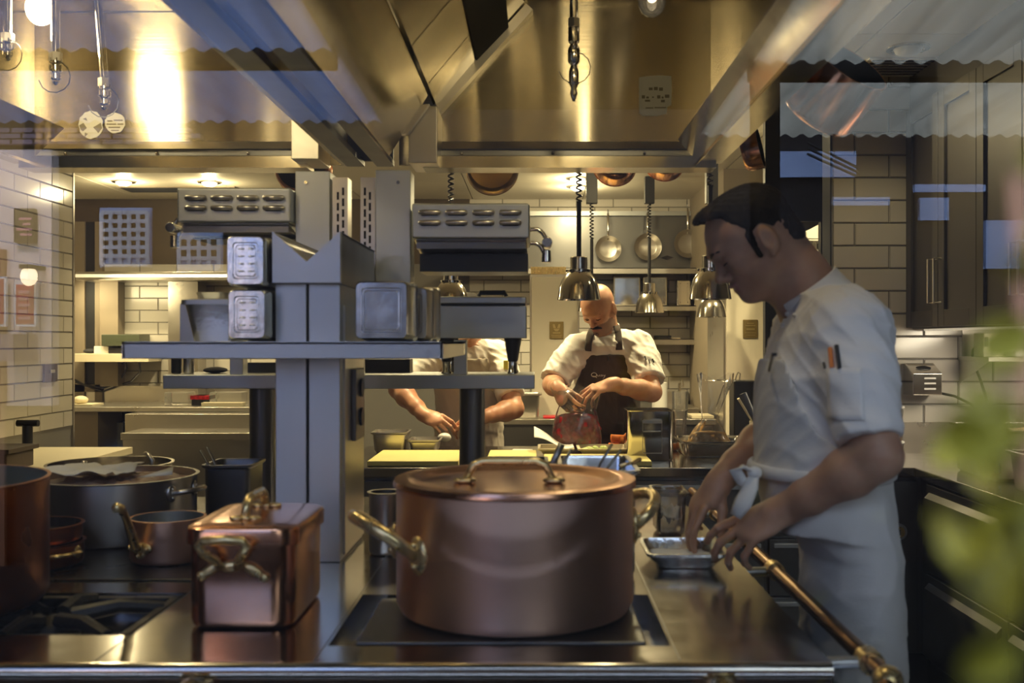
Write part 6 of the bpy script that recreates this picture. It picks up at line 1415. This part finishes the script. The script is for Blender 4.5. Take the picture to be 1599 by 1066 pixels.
jf3.loft(T3, .03); jf3.cone(SL3+np.array([.02,0,0]), SR3-np.array([.02,0,0]), .070, .070, .05)
H1, D1 = sleeve(jf3, SL3, EL3, .078, .080, .75); H2, D2 = sleeve(jf3, SR3, ER3, .078, .080, .80)
jf3.fn(hem(H1, D1, .115), .004, 's'); jf3.fn(hem(H2, D2, .115), .004, 's'); jf3.disp = folds(51, .016, 9, (.06,.14), (.5,.2,.8)); jk3 = jf3.obj('chef_jacket', CLOTH, th_, .007)
p_ = surf(790,572,jf3,4.8,5.4,.004); M().box(p_.x-.012,p_.x+.012,p_.y-.004,p_.y+.002,p_.z-.02,p_.z+.03).done('yellow_badge', mat('yellow_badge',(.85,.75,.08),0,.5), jk3, bevel=.003)
af3 = Field(); af3.loft(grow([l for l in T3 if l[0] <= 1.34], .010), .02)
af3.fn(lambda p: np.maximum(np.maximum(np.abs(p[:,0]+.345)-np.interp(p[:,2], zc_, xc_+.02), p[:,2]-1.36), p[:,1]-5.22), .004, 'i')
af3.loft([(.40,-.335,5.23,.19,.15),(.75,-.335,5.23,.185,.145),(1.00,-.335,5.225,.178,.138)], .02); af3.disp = folds(61, .010, 6, (.09,.2), (.8,.2,.3))
af3.obj('apron', mat('beige_apron_cotton',(.50,.44,.36),0,.9,.2,170,sheen=.1), th_, .008)
tf = Field()
for x in (-.425,-.245): tf.chain([(-.335+(x+.335)*.9,5.23,.95),(x,5.23,.5),(x,5.24,.10)], [.085,.07,.058], .03)
tf.obj('trousers', TROUSER, th_, .014)
for x in (-.425,-.245):
    s_ = Field(); s_.cone((x,5.26,.05),(x,5.09,.035),.048,.036,.02); s_.fn(lambda p: .004-p[:,2], .004, 'i'); s_.obj('shoe', SHOE, th_, .012)
t = thing('dough_ball', 'pale lump of dough between the third chef\'s hands', 'dough', P(693,681,4.75)); M().ell(P(694,683,4.74), (.032,.028,.022), 16, 10).done('dough', WHITEP, t, smooth=180)

# ---------------------------------------------------------------- the lane outside, mirrored in the window pane
def Q(px, py, Yv): return (Xp(px,Yv), 2*YG-Yv, Zp(py,Yv))     # where a thing stands whose mirror image shows at this pixel
def mx(px, Yv): return Xp(px, Yv)
def translucent(name, col, f=.6):
    m = bpy.data.materials.new(name); m.use_nodes = True; nt = m.node_tree; N = nt.nodes; L = nt.links; N.remove(N['Principled BSDF'])
    a = N.new('ShaderNodeBsdfTranslucent'); b = N.new('ShaderNodeBsdfDiffuse'); s = N.new('ShaderNodeMixShader'); co = N.new('ShaderNodeTexCoord'); mp = N.new('ShaderNodeMapping'); t = N.new('ShaderNodeTexNoise'); r = N.new('ShaderNodeValToRGB')
    mp.inputs['Scale'].default_value = (5,.5,1); t.inputs['Scale'].default_value = 2.2; t.inputs['Detail'].default_value = 5
    L.new(co.outputs['Object'], mp.inputs[0]); L.new(mp.outputs[0], t.inputs['Vector']); L.new(t.outputs['Fac'], r.inputs[0])
    r.color_ramp.elements[0].position = .3; r.color_ramp.elements[1].position = .75; r.color_ramp.elements[0].color = (*[x*.55 for x in col],1); r.color_ramp.elements[1].color = (*col,1)
    L.new(r.outputs[0], a.inputs[0]); L.new(r.outputs[0], b.inputs[0]); s.inputs[0].default_value = f; L.new(b.outputs[0], s.inputs[1]); L.new(a.outputs[0], s.inputs[2]); L.new(s.outputs[0], N['Material Output'].inputs[0]); return m
POLYC = translucent('weathered_polycarbonate', (.36,.46,.74), .8); POLYG = translucent('grey_polycarbonate', (.85,.78,.58), .92)
WALLP = mat('pink_render', (.78,.66,.62), 0, .8, .1, 30, var=.12, vscale=3); BRK = mat('dark_brick', (.030,.022,.020), 0, .85, .2, 40); BRK2 = mat('mauve_brick', (.34,.24,.27), 0, .85, .2, 40)
WOODO = mat('orange_timber', (.30,.13,.06), 0, .6); SKYP = mat('window_sky_glass', (.45,.55,.80), 0, .2); WHT = mat('white_joinery', (.80,.80,.80), 0, .5); REDP = mat('red_poster', (.42,.02,.05), 0, .5); POSTW = mat('poster_print', (.55,.22,.24), 0, .6)
g = struct(M().box(-7, 7, -9, YG-.06, -.12, -.02).done('pavement', mat('grey_paving', (.035,.034,.033), 0, .9, .2, 20, spec=0)))
# two runs of corrugated roofing on beams, one to each side
def roofing(x0, x1, yv0, yv1, z0, z1, label, m=None):
    t = thing('corrugated_sheet', label, 'roof sheet', ((x0+x1)/2, 2*YG-(yv0+yv1)/2, z0), None); n = int((x1-x0)/.02)
    M().grid(lambda u, v: (x0+(x1-x0)*u, 2*YG-(yv0+(yv1-yv0)*v), z0+(z1-z0)*v+.011*math.sin((x0+(x1-x0)*u)*2*PI/.085)), n, 1).done('sheet', POLYG if x0 > 0 else POLYC, t, smooth=180)
    return t
def zc(py, Yv): return Zp(py, Yv)
YA, YB_ = 4.0, 5.3
for a, b, pa, pb, nm in ((-3.2, mx(520,YA), 78, 190, 'burner'), (mx(1175,YA), 3.6, 97, 212, 'cabinet')):
    roofing(a, b, 2.0, YA, zc(pa,YA)+.10, zc(pa,YA), 'nearer corrugated canopy sheet outside, mirrored on the %s side' % nm)
    roofing(a, b, YA+.10, YB_, zc(pb,YB_)+.03, zc(pb,YB_), 'farther corrugated canopy sheet outside, mirrored on the %s side' % nm)
    t = thing('canopy_beam', 'dark timber beam between the canopy sheets, on the %s side' % nm, 'beam', ((a+b)/2, 2*YG-YA-.05, zc(pa+22,YA)))
    M().box(a, b, 2*YG-YA-.10, 2*YG-YA-.01, zc(pa+22,YA), zc(pa,YA)+.03).done('timber', BRK, t)
    for q in ((a+.06),): M().box(q-.05, q+.05, 2*YG-YA-.10, 2*YG-YA-.01, -.02, zc(pa+22,YA)).done('post', BRK, t)
t = thing('reflection_blocker', 'added dark board blocking reflections in the middle of the canopy outside', 'blocking board', (.1,-2.0,2.7))  # added to keep the middle of the pane free of bright reflections
M().box(mx(520,YA)+.01, mx(1175,YA)-.01, 2*YG-YB_, 2*YG-2.0, 2.60, 2.66).done('board', DARK, t)
# the house across the lane
YV = 6.6; yf = 2*YG-YV
hs = thing('house', 'dark brick house across the lane with a pale pink bay, mirrored in the glass', 'building', (0,yf,0))
M().box(-7, 7, yf-.3, yf, -.02, 5.2).done('wall', BRK, hs)
bay = M().box(-7, mx(92,YV), yf, yf+.10, Zp(632,YV), Zp(238,YV)).done('pale_bay', WALLP, hs)
for k in range(9):
    for j in range(3):
        M().box(mx(-10+k*35+(j%2)*16,YV), mx(21+k*35+(j%2)*16,YV), yf, yf+.05, Zp(209+j*9,YV), Zp(202+j*9,YV)).done('brick', BRK2, hs)
M().box(mx(-30,YV), mx(23,YV), yf+.10, yf+.13, -.02, Zp(392,YV)).done('timber_door', WOODO, hs)
for (a, b, c, d, m_) in ((-10,26,438,506,REDP),(45,72,446,506,REDP)):
    p = M().box(mx(a-3,YV), mx(b+3,YV), yf+.13, yf+.16, Zp(d+4,YV), Zp(c-4,YV)).done('poster_frame', WHT, hs); M().box(mx(a,YV), mx(b,YV), yf+.16, yf+.165, Zp(d,YV), Zp(c,YV)).done('poster', m_, p)
    for k in range(5): M().box(mx(a+4,YV), mx(b-4-3*(k%2),YV), yf+.165, yf+.168, Zp(c+14+k*10,YV), Zp(c+9+k*10,YV)).done('poster_line', POSTW, p)
sg = M().box(mx(40,YV), mx(70,YV), yf+.10, yf+.15, Zp(382,YV), Zp(330,YV)).done('lane_sign', BRK, hs)
for k, (a, b) in enumerate(((48,68),(54,66),(44,68),(50,68))): M().box(mx(a,YV), mx(b,YV), yf+.15, yf+.155, Zp(348+k*8,YV), Zp(344+k*8,YV)).done('sign_line', POSTW, sg)
la = M().box(mx(66,YV), mx(83,YV), yf+.10, yf+.30, Zp(424,YV), Zp(418,YV)).done('lantern_bracket', BRK, hs)
M().ell((mx(74,YV), yf+.24, Zp(435,YV)), (.05,.05,.06), 14, 10).done('lantern_globe', EMITW, la)
lamp('SPOT', (mx(30,YV), yf+1.3, 3.4), 520, (1,.86,.86), .1, aim=(mx(20,YV), yf, 1.8), spot=.75, name='added_bay_fill')  # spot added to brighten the pale bay in its reflection
M().box(mx(25,YV), mx(35,YV), yf+.10, yf+1.36, 3.4, 3.46).done('added_lamp_arm', BRK, hs)  # invented arm for the added spot
M().box(mx(34,YV), mx(70,YV), yf+.10, yf+.40, Zp(562,YV), Zp(522,YV)).done('planter_box', BRK2, hs)
def lattice(pa, pb, pc, pd, nx, ny):
    f = M().box(mx(pa-4,YV), mx(pb+4,YV), yf, yf+.03, Zp(pd+4,YV), Zp(pc-8,YV)).done('window_panel', SKYP, hs)
    for i in range(nx+1): x = mx(pa+(pb-pa)*i/nx,YV); M().box(x-.012, x+.012, yf+.03, yf+.05, Zp(pd,YV), Zp(pc,YV)).done('lattice_bar', WHT, f)
    for j in range(ny+1): z = Zp(pc+(pd-pc)*j/ny,YV); M().box(mx(pa,YV), mx(pb,YV), yf+.032, yf+.052, z-.012, z+.012).done('lattice_bar', WHT, f)
    for i in range(nx):
        for j in range(ny):
            if j < ny-1: M().box(mx(pa+(pb-pa)*(i+.12)/nx,YV), mx(pa+(pb-pa)*(i+.88)/nx,YV), yf+.030, yf+.034, Zp(pc+(pd-pc)*(j+.88)/ny,YV), Zp(pc+(pd-pc)*(j+.12)/ny,YV)).done('dark_pane', BRK, f)
lattice(163, 234, 333, 414, 5, 6); lattice(283, 345, 372, 420, 4, 3)
for (a, b, c, d) in ((1200,1334,238,278),(1425,1535,289,301),(1298,1386,309,322),(1433,1478,310,345),(1535,1599,345,420)):
    M().box(mx(a,YV), mx(b,YV), yf, yf+.04, Zp(d,YV), Zp(c,YV)).done('upper_window', SKYP, hs)
t = thing('overhead_cable', 'cables strung across the lane, mirrored in the pane', 'cable', Q(1320,260,6.3))
for k in range(3): M().tube([Q(1260,222+k*9,6.4),Q(1340,262+k*7,6.4)], .008, 6).done('wire', BLACK, t)
# leafy shrub standing close to the pane, out of focus
sh = thing('potted_shrub', 'blurred yellow-green shrub right against the outside of the window', 'plant', (.20,.26,-.02))
M().lathe([(0,0),(.11,0),(.14,.26),(.12,.26),(.11,.22),(0,.22)], (.22,.28,-.02), 24).done('pot', BRK2, sh)
R2 = random.Random(4)
def leaf(c, L_, w_, a, b):
    q = M(); n = 6
    for i in range(n+1):
        u = i/n; ww = w_*math.sin(PI*min(1,u*.97+.015))**.8
        q.v += [(-ww,0,u*L_-.0), (0,.0022,u*L_), (ww,0,u*L_)]
    for i in range(n):
        for j in range(2): q.f.append((i*3+j,i*3+j+1,i*3+3+j+1,i*3+3+j)); q.mi.append(0)
    q.xf(Matrix.Translation(c) @ Euler((a,0,b)).to_matrix().to_4x4() @ Euler((0,R2.uniform(-2.6,2.6),0)).to_matrix().to_4x4()); q.done('leaf', LEAF, sh, smooth=180)
for (px, py, Y) in ((1590,430,.22),(1590,240,.22),(1585,330,.24),(1600,520,.22),(1590,620,.22),(1545,740,.22),(1590,800,.20),(1560,830,.24),(1535,905,.22),(1590,900,.22),(1575,990,.20),(1610,1020,.22),(1605,700,.24),(1490,700,.28),(1615,420,.2),(1620,860,.2)):
    for k in range(1 + (py % 20 == 0 and py > 400)): leaf(P(px+R2.uniform(-22,22),py+R2.uniform(-22,22),Y+R2.uniform(-.02,.02)), R2.uniform(.013,.019), R2.uniform(.0045,.0065), R2.uniform(-.4,.4), R2.uniform(-.6,.6))
for k in range(40):
    a = R2.uniform(0,6.3); z = R2.uniform(.3,1.25); leaf((.24+.06*math.cos(a), .28+.05*math.sin(a), z), R2.uniform(.016,.024), .007, R2.uniform(-1,1), a)
for (x, y, z) in ((.118,.25,1.44),(.125,.23,1.50),(.12,.22,1.34),(.13,.24,1.26),(.15,.27,1.6)): M().tube([(.22,.28,.2),(.20+(x-.15),.28,.9),(x,y,z)], [.006,.004,.0015], 6).done('stem', WOODO, sh, smooth=180)
